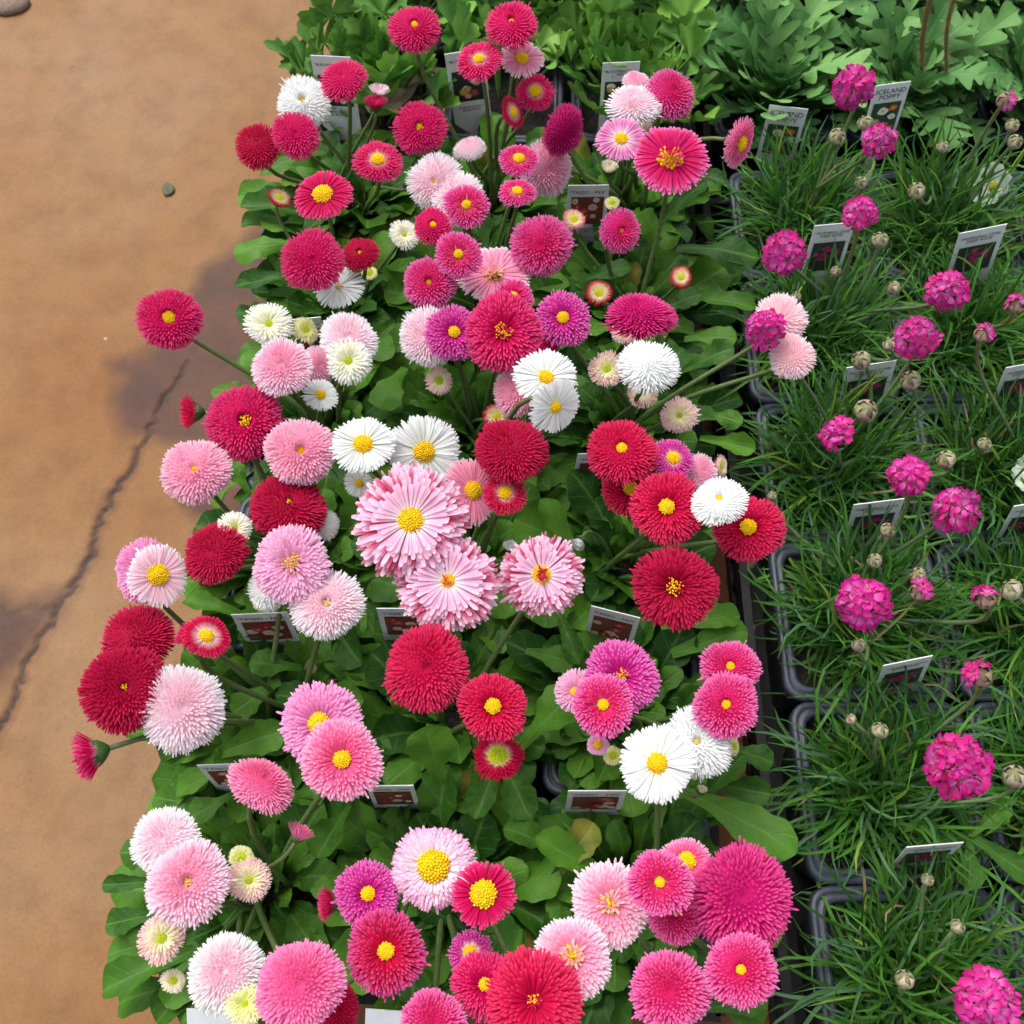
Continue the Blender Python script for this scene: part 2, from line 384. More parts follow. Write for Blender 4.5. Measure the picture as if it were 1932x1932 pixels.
PITCH = .105
SLOPE = -.02
DROWS = [.052 + .1015 * k for k in range(6)][::-1]         # far row first
DX = lambda y: -.040 + .045 * (y - .05)
BROT = -math.atan(.045)
pm = pot_meshes(.1005)
daisy_pots = []
for r, y in enumerate(DROWS):
    for c in range(3):
        x = DX(y) + (c - 1) * PITCH
        daisy_pots.append((r, c, x, y, make_pot(pm, (x, y, 0), BROT, None, 'pots holding the daisy plants')))
make_tray(DX(.306), .306, .330, .625, BROT, 'black slotted tray holding the daisy pots on the paving')
TP = .1075
TX0, TROWS = .2235, [.0015 + TP * k for k in range(6)]
pt = pot_meshes(TP)
thrift_pots = []
for k, y in enumerate(TROWS):
    for c in range(3):
        x = TX0 + c * .1095
        thrift_pots.append((k, c, x, y, make_pot(pt, (x + .0015 * (k % 2), y, 0), 0, None, 'pots holding the thrift plants')))
make_tray(TX0 + .11, .268, .342, .665, 0, 'black slotted tray holding the thrift pots beside the daisies')
WHERE3 = ('beside the paving', 'in the middle of its tray', 'next to the poppies'); ROWS3 = ('just behind the daisies', 'one pot behind that', 'two pots behind that')
POPE = {}
WHERE4 = ('next to the ranunculus', 'second from the ranunculus', 'third from the ranunculus', 'fourth from the ranunculus'); ROWSP = ('just behind the thrift', 'one pot behind that row', 'two pots behind that row')
ran_pots, pop_pots = [], []
for k, y in enumerate((.672, .776, .880)):
    for c in range(3):
        x = -.113 + c * .106 + .012 * k
        make_pot(pm, (x, y, 0), -.03, f'black pot under the ranunculus plant {WHERE3[c]}, {ROWS3[k]}', 'pots holding the ranunculus plants'); ran_pots.append((k, c, x, y))
    for c in range(4):
        x = .215 + c * .1085 + .004 * k
        make_pot(pm, (x, y + .004, 0), 0, f'black pot under the poppy plant {WHERE4[c]}, {ROWSP[k]}', 'pots holding the poppy plants'); pop_pots.append((k, c, x, y + .004))
make_tray(.005, .776, .335, .325, -.03, 'black slotted tray holding the lobed ranunculus pots')
make_tray(.381, .780, .448, .325, 0, 'black slotted tray holding the poppy pots')

# ------------------------------------------------------------------ leaves
def strip_leaf(prof, bend, n=13, m=4, cup=.10, wave=.0, seed=0, twist=0, lobes=0, fwd=0.0):
    """blade along +Y, upper face +Z; prof(t) = half width; returns V,F,uv,chord"""
    r = np.random.default_rng(seed); ts = np.linspace(0, 1, n)
    ang = -bend * ts ** 1.3; d = np.stack([np.cos(ang), np.sin(ang)], 1); step = 1 / (n - 1)
    cur = np.concatenate([[[0, 0]], np.cumsum((d[1:] + d[:-1]) / 2 * step, 0)])
    V, UV = [], []; p1, p2 = r.uniform(0, 6.28, 2)
    for i, t in enumerate(ts):
        nz = np.array([-d[i][1], d[i][0]])          # normal in (y,z)
        tw = twist * t
        for j in range(m + 1):
            u = -1 + 2 * j / m; w = prof(t, u); x = u * w
            h = cup * abs(u) ** 1.6 * w * 1.6 + wave * math.sin(t * 11 + p1 + (2 if u > 0 else 0)) * abs(u) * w
            x2, h2 = x * math.cos(tw) - h * math.sin(tw), x * math.sin(tw) + h * math.cos(tw)
            yy = cur[i] + nz * h2 + d[i] * fwd * abs(x)
            V.append((x2, yy[0], yy[1])); UV.append((j / m, t))
    ii = np.arange(n * (m + 1)).reshape(n, m + 1)
    F = np.stack([ii[:-1, :-1], ii[:-1, 1:], ii[1:, 1:], ii[1:, :-1]], -1).reshape(-1, 4)
    return np.array(V), F, np.array(UV), cur[-1]
def daisy_prof(wmax, teeth, seed):
    r = random.Random(seed); ph = r.uniform(0, 6)
    def f(t, u):
        if t < .34: w = .05 + .03 * (t / .34)
        else:
            s = (t - .34) / .66; w = .08 + (wmax - .08) * math.sin(min(s / .60, 1) * math.pi / 2) ** 1.35
            if s > .60: w *= math.sqrt(max(0, 1 - ((s - .60) / .40) ** 2.3)) if s < .999 else .10
        return w * (1 + (teeth * math.sin(t * 31 + ph + (1.3 if u > 0 else 0)) if t > .4 else 0))
    return f
LEAF = []
for k in range(14):
    bend = (.35, .6, .85, 1.1, 1.35)[k % 5]; wm = (.15, .185, .21, .17, .195, .225)[k % 6]
    V, F, UV, ch = strip_leaf(daisy_prof(wm, .07, k), bend, n=24, m=6, cup=(.30, .08, .40, -.15)[k % 4], wave=.24, seed=k, twist=rnd.uniform(-.25, .25))
    LEAF.append((V, F, UV, ch, bend, wm))
LEAF_ME = [mesh_np('leaf', V, F, M_leaf, uv=UV) for V, F, UV, _, _, _ in LEAF]
LEAF_ME_Y = [mesh_np('leaf', V, F, M_leaf_yellow, uv=UV) for V, F, UV, _, _, _ in LEAF[:4]]
def pinn_prof(lob, depth, wmax):
    def f(t, u):
        if t < .22: return .022
        s = (t - .22) / .78
        env = wmax * (math.sin(math.pi * min(s * .86 + .12, 1)) ** .7)
        lb = abs(math.sin(math.pi * (s * lob + (.12 if u > 0 else 0))))
        return max(.022, env * (1 - depth + depth * lb ** .9)) * (1 if s < .97 else .35)
    return f
POPL = []
for k in range(7):
    V, F, UV, ch = strip_leaf(pinn_prof((4, 5, 4.5)[k % 3], (.86, .80, .88)[k % 3], (.20, .23, .25)[k % 3]), (.5, .9, 1.3)[k % 3], n=60, m=6, cup=(.15, .3, -.05)[k % 3], wave=.22, seed=50 + k, fwd=.7)
    POPL.append((mesh_np('leaf', V, F, M_leaf_pop, uv=UV), ch))
def fan_leaf(seed, lobes=3, teeth=.12, span=2.15, depth=.42, cup=.25, pet=.68):
    """petiole along +Y then a lobed, toothed fan"""
    r = np.random.default_rng(seed); nphi, nr = 40, 5
    phis = np.linspace(-span, span, nphi); V, UV = [], []
    for p in phis:
        q = (p / span + 1) / 2 * lobes
        R_ = 1 - depth * (1 - abs(math.sin(math.pi * q)) ** .5) + teeth * (abs(math.sin(q * math.pi * 3.5)) - .5) - .12 * abs(p / span)
        for k in range(nr):
            s = (k / (nr - 1)); rr = R_ * s * .30
            x, y = rr * math.sin(p), rr * math.cos(p)
            z = cup * (rr ** 2) * 2.4 * (1 + .35 * math.cos(q * 2 * math.pi)) - .45 * max(0, y) ** 2 + .03 * math.sin(7 * p + seed)*s
            V.append((x, pet + y, z)); UV.append((.5 + .5 * (q % 1 - .5) * s, s))
    ii = np.arange(nphi * nr).reshape(nphi, nr)
    F = [np.stack([ii[:-1, :-1], ii[1:, :-1], ii[1:, 1:], ii[:-1, 1:]], -1).reshape(-1, 4)[:, ::-1]]
    Vt, Ft = tube(np.array([[0, 0, -.04], [0, pet * .5, .015], [0, pet, 0]]), [.018, .015, .012], 5, False)
    n0 = len(V); V = np.concatenate([np.array(V), Vt]); UV = np.concatenate([np.array(UV), np.full((len(Vt), 2), .5)])
    F.append(Ft[0] + n0)
    return mesh_np('leaf', V, F, M_leaf_ran, uv=UV)
RANL = [fan_leaf(k, (3, 3, 5, 3)[k % 4], (.20, .26, .16, .12)[k % 4], (1.8, 2.1, 2.4, 2.0)[k % 4], (.72, .6, .5, .4)[k % 4], (.3, .6, .1)[k % 3]) for k in range(8)]
def leaf_matrix(rel, az, elev, sc, roll=0, wx=1.0):
    return (Matrix.Translation(rel) @ Matrix.Rotation(az - math.pi / 2, 4, 'Z') @ Matrix.Rotation(elev, 4, 'X') @
            Matrix.Rotation(roll, 4, 'Y') @ Matrix.Diagonal((sc * wx, sc, sc, 1)))

# ------------------------------------------------------------------ flower geometry
def petals(n, R, k, f, phi0, phi1, w, pal, prof, chan=.5, lift=.12, zdisc=0.0, r=None, stripe=None, jit=.026, drop=.22, tp=1.0, S=(0, .3, .6, .83, .94, 1)):
    base, mid, tip, inner = pal
    i = np.arange(n); u = (i + .5) / n
    cphi = np.cos(phi0) + (np.cos(phi1) - np.cos(phi0)) * u
    phi = np.arccos(np.clip(cphi, -1, 1)) + r.normal(0, .014, n)
    th = i * GA + r.normal(0, .025, n)
    ln = 1 + r.normal(0, jit, n)
    p1, p2, p3 = r.uniform(0, 6.28, 3); ln = ln * (1 + .035 * np.sin(2 * th + p1) + .025 * np.sin(3 * th + p2) + .02 * np.sin(5 * th + p3))
    odd = r.random(n) < .06; ln[odd] *= r.uniform(.75, 1.14, odd.sum()); th[odd] += r.normal(0, .12, odd.sum())
    rho, zt = R * np.sin(phi) * ln, k * R * np.cos(phi) * ln * (1 + .10 * np.cos(th - p2))
    rb = np.full(n, R * max(f * .93, .05)); rho = np.maximum(rho, rb + .12 * R * r.uniform(.4, 1, n))
    zb = zdisc - drop * R * u
    rc = rb + (rho - rb) * .5; zc = (zb + zt) * .5 + lift * R * (.5 + .5 * u)
    s = np.array(S)[None, :]; m = s.shape[1]
    A, B, C = (1 - s) ** 2, 2 * s * (1 - s), s ** 2
    pr = A * rb[:, None] + B * rc[:, None] + C * rho[:, None]; pz = A * zb[:, None] + B * zc[:, None] + C * zt[:, None]
    tr = 2 * (1 - s) * (rc - rb)[:, None] + 2 * s * (rho - rc)[:, None]; tz = 2 * (1 - s) * (zc - zb)[:, None] + 2 * s * (zt - zc)[:, None]
    L = np.hypot(tr, tz) + 1e-9; ur, uz = -tz / L, tr / L
    W = np.array(prof)[None, :] * w * R * (1 + r.normal(0, .10, n))[:, None]
    if stripe is not None:
        sel = (r.random(n) < .40) & (u > .12); W[sel] *= .62
    tw = r.normal(0, .12, n)[:, None]
    out = []
    ct, st = np.cos(th)[:, None], np.sin(th)[:, None]
    for j in (-1, 0, 1):
        side = j * W * np.cos(tw); up = W * (chan * j * j + j * np.sin(tw))
        rr = pr + ur * up; zzz = pz + uz * up
        out.append(np.stack([rr * ct - side * st, rr * st + side * ct, zzz], -1))
    V = np.stack(out, 2).reshape(-1, 3)                       # n, m, 3
    idx = np.arange(n * m * 3).reshape(n, m, 3)
    F = np.stack([idx[:, :-1, :-1], idx[:, :-1, 1:], idx[:, 1:, 1:], idx[:, 1:, :-1]], -1).reshape(-1, 4)
    g = np.array(S)[None, :, None]
    midn = np.broadcast_to(mid, (n, 3)).copy(); tipn = np.broadcast_to(tip, (n, 3)).copy(); basn = np.broadcast_to(base, (n, 3)).copy()
    if inner is not None:
        q = np.clip(1 - u / .55, 0, 1)[:, None]; midn = midn * (1 - q) + inner * q; tipn = tipn * (1 - q) + (inner * .5 + tipn * .5) * q; basn = basn * (1 - q) + inner * q
    if stripe is not None:
        midn[sel] = stripe * .9 + midn[sel] * .1; basn[sel & (u > .3)] = stripe; tipn[sel] = stripe * .6 + tipn[sel] * .4
    br = (1 + r.normal(0, .07, n))[:, None, None]
    t1 = np.clip(g / .5, 0, 1); t2 = np.clip((g - .80) / .20, 0, 1) ** tp
    C_ = (basn[:, None] * (1 - t1) + midn[:, None] * t1) * (1 - t2) + tipn[:, None] * t2
    C_ = np.clip(C_ * br, 0, .92)
    return V, F, np.repeat(C_[:, :, None, :], 3, 2).reshape(-1, 3)
def core_mesh(R, k, phi0, phi1, f, zd, sc, pal, n=20):
    base, mid, tip, inner = pal; f = f if f > .06 else .001; prof = [(f * R * 1.0, zd)]; cols = [base]
    ph = np.linspace(phi0 + .10, phi1, 9); c0, c1 = math.cos(phi0), math.cos(phi1)
    for p in ph:
        u = (c0 - math.cos(p)) / (c0 - c1); q = max(0, 1 - u / .55) if inner is not None else 0
        prof.append((max(R * math.sin(p) * sc, f * R * 1.02), k * R * math.cos(p) * sc)); cols.append((mid * (1 - q) + (inner if inner is not None else mid) * q))
    prof.append((.1 * R, -.25 * R)); cols.append(mid)
    P = np.array([[0, 0, z] for _, z in prof]); th = np.arange(n) / n * 2 * math.pi; m = len(prof)
    V = np.array([[r_ * math.cos(t), r_ * math.sin(t), z] for r_, z in prof for t in th]); kk = np.arange(n); k2 = (kk + 1) % n
    F = np.concatenate([np.stack([(i + 1) * n + kk, (i + 1) * n + k2, i * n + k2, i * n + kk], 1) for i in range(m - 1)])
    return V, F, np.repeat(np.array(cols), n, 0)
def disc_mesh(R, zc, hgt, col, col2, r, n=110, rag=False):
    i = np.arange(n); u = (i + .5) / n; rho = R * np.sqrt(u); th = i * GA
    if rag: rho = rho * r.uniform(.5, 1.55, n); th = th + r.normal(0, .5, n)
    z = zc + hgt * (1 - u) + r.normal(0, .02 * R, n)
    P = np.stack([rho * np.cos(th), rho * np.sin(th), z], 1)
    a = 1.15 * R / math.sqrt(n) * r.uniform(.8, 1.2, n)
    dirs = np.stack([np.cos(th) * np.sqrt(u) * .6, np.sin(th) * np.sqrt(u) * .6, np.full(n, 1.)], 1)
    V, F, C = [], [], []
    q = np.arange(5) / 5 * 2 * math.pi
    ring = np.stack([np.cos(q), np.sin(q), np.zeros(5)], 1)
    A = P[:, None] + ring[None] * a[:, None, None] - np.array([0, 0, .8]) * a[:, None, None]
    Bm = P[:, None] + ring[None] * a[:, None, None] * .75 + dirs[:, None] * a[:, None, None] * .8
    T = P + dirs * a[:, None] * 1.35
    V = np.concatenate([A, Bm, T[:, None]], 1).reshape(-1, 3)
    b = (np.arange(n) * 11)[:, None]; k = np.arange(5); k2 = (k + 1) % 5
    Fq = np.stack([b + k, b + k2, b + 5 + k2, b + 5 + k], -1).reshape(-1, 4)
    Ft = np.stack([b + 5 + k, b + 5 + k2, np.broadcast_to(b + 10, (n, 5))], -1).reshape(-1, 3)
    cc = (col[None] * u[:, None] + col2[None] * (1 - u[:, None])) * r.uniform(.82, 1.12, n)[:, None]
    C = np.repeat(np.clip(cc, 0, .9), 11, 0)
    if rag: return merge([(V, [Fq, Ft], C)])
    # closing bowl underneath
    Vb, Fb = tube(np.array([[0, 0, zc - R * .9], [0, 0, zc + hgt * .1], [0, 0, zc + hgt * .75]]), [R * .5, R * .98, R * .55], 12)
    return merge([(V, [Fq, Ft], C), (Vb, Fb, col * .8)])
def calyx_mesh(R, zc, wide, r, up=0.0):
    g1, g2 = np.array([.045, .115, .025]), np.array([.075, .16, .045])
    Vb, Fb = tube(np.array([[0, 0, zc - R * .52], [0, 0, zc - R * .38], [0, 0, zc - R * .16], [0, 0, zc - .02 * R]]), [R * .07, wide * R * .5, wide * R * .85, wide * R * .9], 12)
    n = 15; V, F, C = petals(n, R * wide * 1.45, up if up else .05, .45, 1.2 if not up else .75, 1.5 if not up else .95, .24, (g1, g1, g2, None), (.7, 1, .9, .55, .3, .1), .2, .02, -R * .2, r, drop=.05)
    V = V + np.array([0, 0, zc - .08 * R])
    return merge([(Vb, Fb, g1), (V, F, C)])

c_ = lin
PAL = {  # base, mid, tip, inner
 'crim': (c_('880024'), c_('ac0436'), c_('c62856'), None),
 'red':  (c_('a4022a'), c_('c40642'), c_('de3e6c'), None),
 'rose': (c_('b40046'), c_('cc0658'), c_('e65692'), None),
 'rosem': (c_('ae0450'), c_('c00a68'), c_('dc5498'), None),
 'mag':  (c_('c20a5c'), c_('cf2684'), c_('f08cc4'), c_('d0145c')),
 'vio':  (c_('b80c70'), c_('c6248c'), c_('e480c4'), None),
 'pink': (c_('e8508c'), c_('ec7cb0'), c_('f8c2da'), c_('ea5a90')),
 'lp':   (c_('f0a6c2'), c_('f2c0d4'), c_('fae6ee'), c_('ee92b2')),
 'vlp':  (c_('f4d4e0'), c_('f5e4eb'), c_('faf5f8'), c_('f2bccc')),
 'lav':  (c_('eaa2c8'), c_('eaa8cc'), c_('f6d0e4'), None),
 'dlav': (c_('d46cae'), c_('dc84b8'), c_('eeb0d6'), None),
 'wh':   (c_('e6e8da'), c_('e8eae8'), c_('eeeff0'), None),
 'cream': (c_('f0ecb8'), c_('f6eed8'), c_('f8ecdc'), None),
 'ypink': (c_('f2efc0'), c_('f4c4c4'), c_('f8d8dc'), c_('f4eec4')),
 'yred': (c_('f0ecc0'), c_('c41c40'), c_('b00a30'), c_('f2e6c0')),
 'spoon': (c_('f8ecf2'), c_('f0bcd6'), c_('f6d2e4'), None),
}
YEL, YEL2, GRN, GRN2 = c_('eebc00'), c_('f0c808'), c_('d2d42a'), c_('b8cc28')
COLNAME = {'crim': 'crimson', 'red': 'red', 'rose': 'rose-red', 'rosem': 'raspberry pink', 'mag': 'magenta-pink', 'vio': 'violet-pink', 'pink': 'pink', 'lp': 'pale pink',
           'vlp': 'blush white', 'lav': 'lilac-pink', 'dlav': 'lilac', 'wh': 'white', 'cream': 'cream', 'ypink': 'cream and pink', 'yred': 'cream and red', 'spoon': 'striped pink'}
FAM = {'crim': 'crimson', 'red': 'crimson', 'rose': 'crimson', 'rosem': 'magenta', 'mag': 'magenta', 'vio': 'magenta', 'pink': 'pink', 'lp': 'pink', 'vlp': 'pink', 'lav': 'pink', 'dlav': 'pink',
       'wh': 'white', 'cream': 'cream', 'ypink': 'pink', 'yred': 'crimson', 'spoon': 'striped'}
QUILL, STRAP, SPOON = (.55, .8, .95, 1.0, .85, .40), (.5, .85, 1, .98, .75, .30), (.30, .5, .8, 1.08, 1.0, .55)
RINGED = c_('f6e4e6')

# x, y, radius (px of the 1932 copy), (azimuth, polar) the head is turned or None, kind, palette, disc fraction, level, flags
FL = [
 (782,50,50,None,'pom','rose',.13,2,''),(965,42,52,None,'pom','rose',.10,2,''),(904,112,46,None,'semi','rose',.20,1,'r'),(985,110,42,None,'open','lp',.28,0,''),
 (1010,173,38,(80,30),'semi','rose',.28,0,'r'),(968,212,31,(20,52),'open','red',.30,0,'r'),(646,147,46,(110,42),'pom','rose',.05,2,''),(571,190,53,(110,30),'pom','wh',.10,0,''),
 (558,253,46,(100,18),'pom','rose',.06,2,''),(487,272,47,(100,35),'pom','crim',.04,1,''),(708,190,25,(92,72),'side','rose',.2,0,''),(716,168,21,(80,70),'side','vlp',.2,0,''),
 (792,240,51,(90,12),'pom','rose',.13,1,'g'),(713,302,48,None,'semi','rose',.25,0,'r'),(609,367,56,None,'open','rose',.33,1,''),(528,372,24,(60,48),'young','yred',.42,0,''),
 (590,490,60,(90,8),'pom','rose',.06,2,''),(679,477,37,None,'pom','crim',.10,1,''),(638,540,48,None,'open','wh',.14,0,'g'),(697,515,15,None,'young','cream',.55,-1,'y'),
 (820,343,55,(160,15),'pom','vlp',.07,0,''),(862,372,52,(120,20),'pom','vlp',.04,0,''),(880,387,44,(90,22),'semi','mag',.19,1,'r'),(885,277,34,(105,60),'pom','vlp',.03,-1,''),
 (979,300,40,(85,46),'semi','mag',.26,1,'r'),(1032,318,54,(330,20),'pom','lp',.03,-1,''),(976,361,36,(88,46),'semi','mag',.26,1,'r'),(1068,250,51,(330,52),'pom','rosem',.03,1,''),
 (817,425,38,(90,25),'pom','rose',.15,1,''),(865,480,46,(90,15),'semi','mag',.18,2,'r'),(763,442,30,(60,25),'young','cream',.20,0,'w'),(809,533,50,(100,15),'pom','mag',.11,1,''),
 (932,517,68,None,'open','lp',.22,0,'g'),(968,560,41,None,'semi','mag',.22,0,''),(1021,463,59,(90,4),'pom','mag',.03,1,''),(1083,413,22,(85,28),'young','yred',.42,-1,'p'),
 (1172,435,42,(20,22),'pom','mag',.10,1,''),(950,627,76,(90,10),'semi','rose',.17,2,'g'),(857,627,56,(90,15),'semi','vio',.19,1,''),(803,635,58,(170,22),'pom','vlp',.03,0,''),
 (1062,600,55,(90,18),'semi','vio',.20,1,''),(1026,648,32,None,'pom','rose',.05,0,''),(1130,552,26,(80,20),'young','yred',.40,-1,''),(1285,522,22,(70,22),'young','yred',.42,-1,''),
 (1208,588,70,(92,62),'pom','rosem',.05,1,''),(1180,625,28,(90,30),'young','ypink',.35,-1,''),(1196,192,56,(88,56),'pom','vlp',.04,1,''),(1200,150,27,(90,55),'pom','lp',.05,0,''),
 (1268,175,50,(55,38),'pom','mag',.03,1,''),(1172,262,48,(85,32),'open','dlav',.24,2,'r'),(1203,234,28,(80,40),'young','ypink',.35,0,''),(1150,312,22,(90,58),'bud','cream',.3,0,''),
 (1265,298,73,(88,35),'open','mag',.31,2,'g'),(1398,270,47,(-12,62),'semi','pink',.28,2,'r'),(1155,382,15,(90,40),'young','cream',.5,-1,'y'),
 (319,600,60,(110,12),'pom','rose',.19,1,'e'),(507,610,46,(85,22),'young','cream',.20,1,'w'),(577,622,27,(45,32),'young','cream',.30,0,'y'),(657,640,58,(80,25),'pom','vlp',.03,0,''),
 (657,680,46,(88,15),'young','cream',.22,1,'w'),(532,690,58,(95,22),'pom','lp',.02,2,''),(600,690,40,(20,30),'pom','lp',.03,0,''),(605,745,33,(90,20),'open','wh',.27,0,''),
 (828,718,27,(90,6),'young','ypink',.36,-1,''),(352,777,38,(178,84),'side','red',.16,1,'r'),(462,795,73,(90,10),'pom','rose',.15,1,'g'),(368,887,65,(120,16),'pom','pink',.09,1,'ef'),
 (567,850,67,(90,10),'pom','pink',.11,2,'f'),(685,838,60,(95,25),'open','wh',.29,2,''),(800,852,70,(270,3),'open','wh',.27,1,''),(678,912,30,(60,25),'open','wh',.25,0,''),
 (545,952,74,(90,30),'pom','crim',.07,1,'g'),(617,990,30,(0,30),'pom','wh',.05,0,''),(443,995,33,(90,8),'young','cream',.22,2,'w'),(402,1042,62,(150,28),'pom','crim',.02,1,''),
 (262,1075,62,(170,42),'pom','dlav',.05,0,'e'),(298,1085,59,(30,18),'open','vlp',.33,1,'e'),(550,1065,74,(90,5),'semi','lav',.20,2,'g'),(617,1138,70,(90,10),'pom','vlp',.12,1,'g'),
 (502,1115,40,(200,20),'pom','wh',.12,0,''),(775,982,108,(90,12),'spoon','spoon',.215,3,'s'),(845,1097,95,(100,10),'spoon','spoon',.14,2,'sq'),(1022,1085,77,(90,6),'spoon','spoon',.22,1,'sq'),
 (892,925,64,(20,25),'open','pink',.26,0,'f'),(965,845,69,(90,26),'pom','crim',.03,2,''),(953,930,43,(80,15),'semi','red',.28,1,'r'),(937,785,28,(120,20),'young','yred',.35,-1,''),
 (972,740,47,(180,15),'pom','pink',.03,0,'f'),(1030,712,63,(70,32),'open','wh',.22,2,''),(1048,768,54,(330,34),'open','wh',.20,4,''),(1225,685,63,(75,46),'pom','wh',.02,2,''),
 (1145,695,36,(95,15),'young','ypink',.28,0,''),(1213,740,31,(60,25),'young','ypink',.32,-1,''),(1282,783,36,(85,5),'young','ypink',.22,0,''),(1173,848,67,(88,25),'pom','red',.15,2,''),
 (1270,865,43,(60,30),'semi','vio',.27,1,'r'),(1325,890,37,(30,35),'pom','lp',.03,0,''),(1362,880,23,(5,62),'young','ypink',.35,0,''),(1190,922,56,(100,20),'semi','red',.24,0,''),
 (1258,957,71,(90,12),'semi','red',.20,2,''),(1357,942,54,(95,36),'pom','wh',.12,4,''),(1412,995,67,(90,10),'semi','red',.22,2,''),(1273,1108,80,(90,5),'semi','crim',.16,2,'g'),
 (257,1200,71,(120,32),'pom','crim',.03,0,'e'),(390,1200,47,(60,32),'open','red',.29,1,'r'),(235,1298,82,(90,8),'pom','crim',.08,2,'ge'),(343,1335,84,(20,10),'pom','vlp',.06,1,'e'),
 (345,1195,28,(150,75),'side','rose',.16,0,'r'),(157,1428,54,(200,92),'side','rose',.16,1,'er'),(805,1260,82,(90,6),'pom','red',.06,2,'g'),(930,1333,66,(85,8),'semi','red',.22,2,''),
 (940,1425,50,(88,30),'young','yred',.46,1,'b'),(603,1365,82,(150,22),'semi','dlav',.24,1,''),(645,1433,77,(90,5),'semi','pink',.21,2,''),(498,1475,65,(60,50),'pom','pink',.02,1,''),
 (1172,1275,72,(90,14),'semi','vio',.16,1,'g'),(1085,1305,42,(180,10),'semi','lav',.20,0,''),(1138,1330,60,(90,8),'semi','mag',.17,2,'r'),(1378,1258,56,(80,15),'pom','mag',.14,1,''),
 (1370,1330,63,(80,8),'pom','mag',.13,2,''),(1128,1405,21,(90,10),'open','lav',.38,0,''),(1157,1425,20,(90,20),'young','cream',.5,-1,'y'),(1240,1440,73,(90,5),'open','wh',.255,2,''),
 (1315,1400,68,(95,8),'pom','wh',.10,1,'g'),(1385,1408,20,(0,60),'young','cream',.4,0,'y'),(310,1585,65,(150,18),'pom','vlp',.02,0,''),(355,1665,78,(120,8),'pom','lp',.12,1,'g'),
 (470,1660,42,(90,5),'young','ypink',.24,0,''),(455,1618,25,(90,20),'young','cream',.45,-1,'y'),(568,1567,29,(65,72),'side','pink',.16,0,'r'),(305,1770,46,(70,12),'young','ypink',.26,0,''),
 (327,1850,24,(60,25),'young','cream',.40,-1,''),(425,1834,72,(120,8),'pom','wh',.03,1,'k'),(462,1893,41,(90,8),'young','cream',.20,2,'y'),(567,1860,83,(90,4),'pom','pink',.05,3,'m'),
 (612,1705,36,(185,80),'side','rose',.16,0,''),(694,1687,63,(70,8),'semi','vio',.21,1,''),(818,1635,78,(95,5),'semi','lav',.37,1,'w2'),(912,1687,61,(90,5),'open','rose',.40,2,''),
 (728,1795,76,(90,6),'semi','rose',.20,2,'v'),(888,1795,44,(80,22),'young','vio',.36,1,'b'),(915,1858,64,(90,8),'semi','rose',.18,1,''),(1008,1890,95,(90,5),'semi','red',.12,3,'g'),
 (1080,1805,74,(100,8),'semi','lp',.27,1,'g'),(1152,1705,77,(90,5),'semi','lp',.22,0,'gf'),(1245,1665,62,(90,6),'semi','mag',.15,3,'r'),(1295,1625,49,(60,22),'semi','pink',.34,1,''),
 (1275,1725,55,(60,15),'pom','mag',.10,1,''),(1400,1692,97,(60,6),'pom','rosem',.02,2,''),(1398,1830,68,(85,5),'pom','mag',.13,3,''),(1263,1868,74,(90,4),'pom','mag',.04,2,''),
 (818,1932,64,(90,8),'pom','mag',.04,2,''),(640,1905,45,(0,20),'pom','red',.04,0,''),(1474,602,52,(60,22),'pom','lp',.03,1,'x'),(1494,672,44,(90,10),'pom','lp',.06,1,'x'),
 (962,1028,19,(100,60),'bud','wh',.3,-1,''),(1090,1028,20,(240,60),'bud','wh',.3,-1,''),(1325,1488,14,(60,50),'bud','cream',.3,-1,''),(787,355,20,(10,60),'bud','wh',.3,-1,''),
]
# ---- which plant carries which flower: near it, and of its colour
PL = [dict(r=r, c=c, p=np.array([x, y]), fl=[], pot=po) for r, c, x, y, po in daisy_pots]
info = []
for q, (x, y, rp, ori, kind, pal, df, lvl, flg) in enumerate(FL):
    z = .186 + lvl * .0125
    if kind in ('young', 'bud'): z -= .012
    if y < 130: z += .02
    P, dep = at(x, y, z); info.append((P, dep))
asg = [min(range(18), key=lambda k: np.linalg.norm(PL[k]['p'] - info[q][0][:2])) for q in range(len(FL))]
for it in range(6):
    for q in range(len(FL)):
        fam = FAM[FL[q][5]]; best = None
        for k in range(18):
            d = np.linalg.norm(PL[k]['p'] - info[q][0][:2])
            oth = [FAM[FL[j][5]] for j in range(len(FL)) if asg[j] == k and j != q]
            pen = .055 * (sum(o != fam for o in oth) / len(oth) if oth else .3)
            cst = d + pen + (.2 * max(0, d - .105) * 10) + .004 * max(0, len(oth) - 9)
            if best is None or cst < best[0]: best = (cst, k)
        asg[q] = best[1]
for q, k in enumerate(asg): PL[k]['fl'].append(q)
NUM = ['no', 'one', 'two', 'three', 'four', 'five', 'six', 'seven', 'eight', 'nine', 'ten', 'eleven', 'twelve', 'thirteen', 'fourteen']
CPL = ('by the bare paving', 'in the middle column', 'by the thrift pots')
used = set()
def uniq(l, alts):
    for a in [''] + alts:
        t = (l + ' ' + a).strip()
        if t not in used: used.add(t); return t
    return l
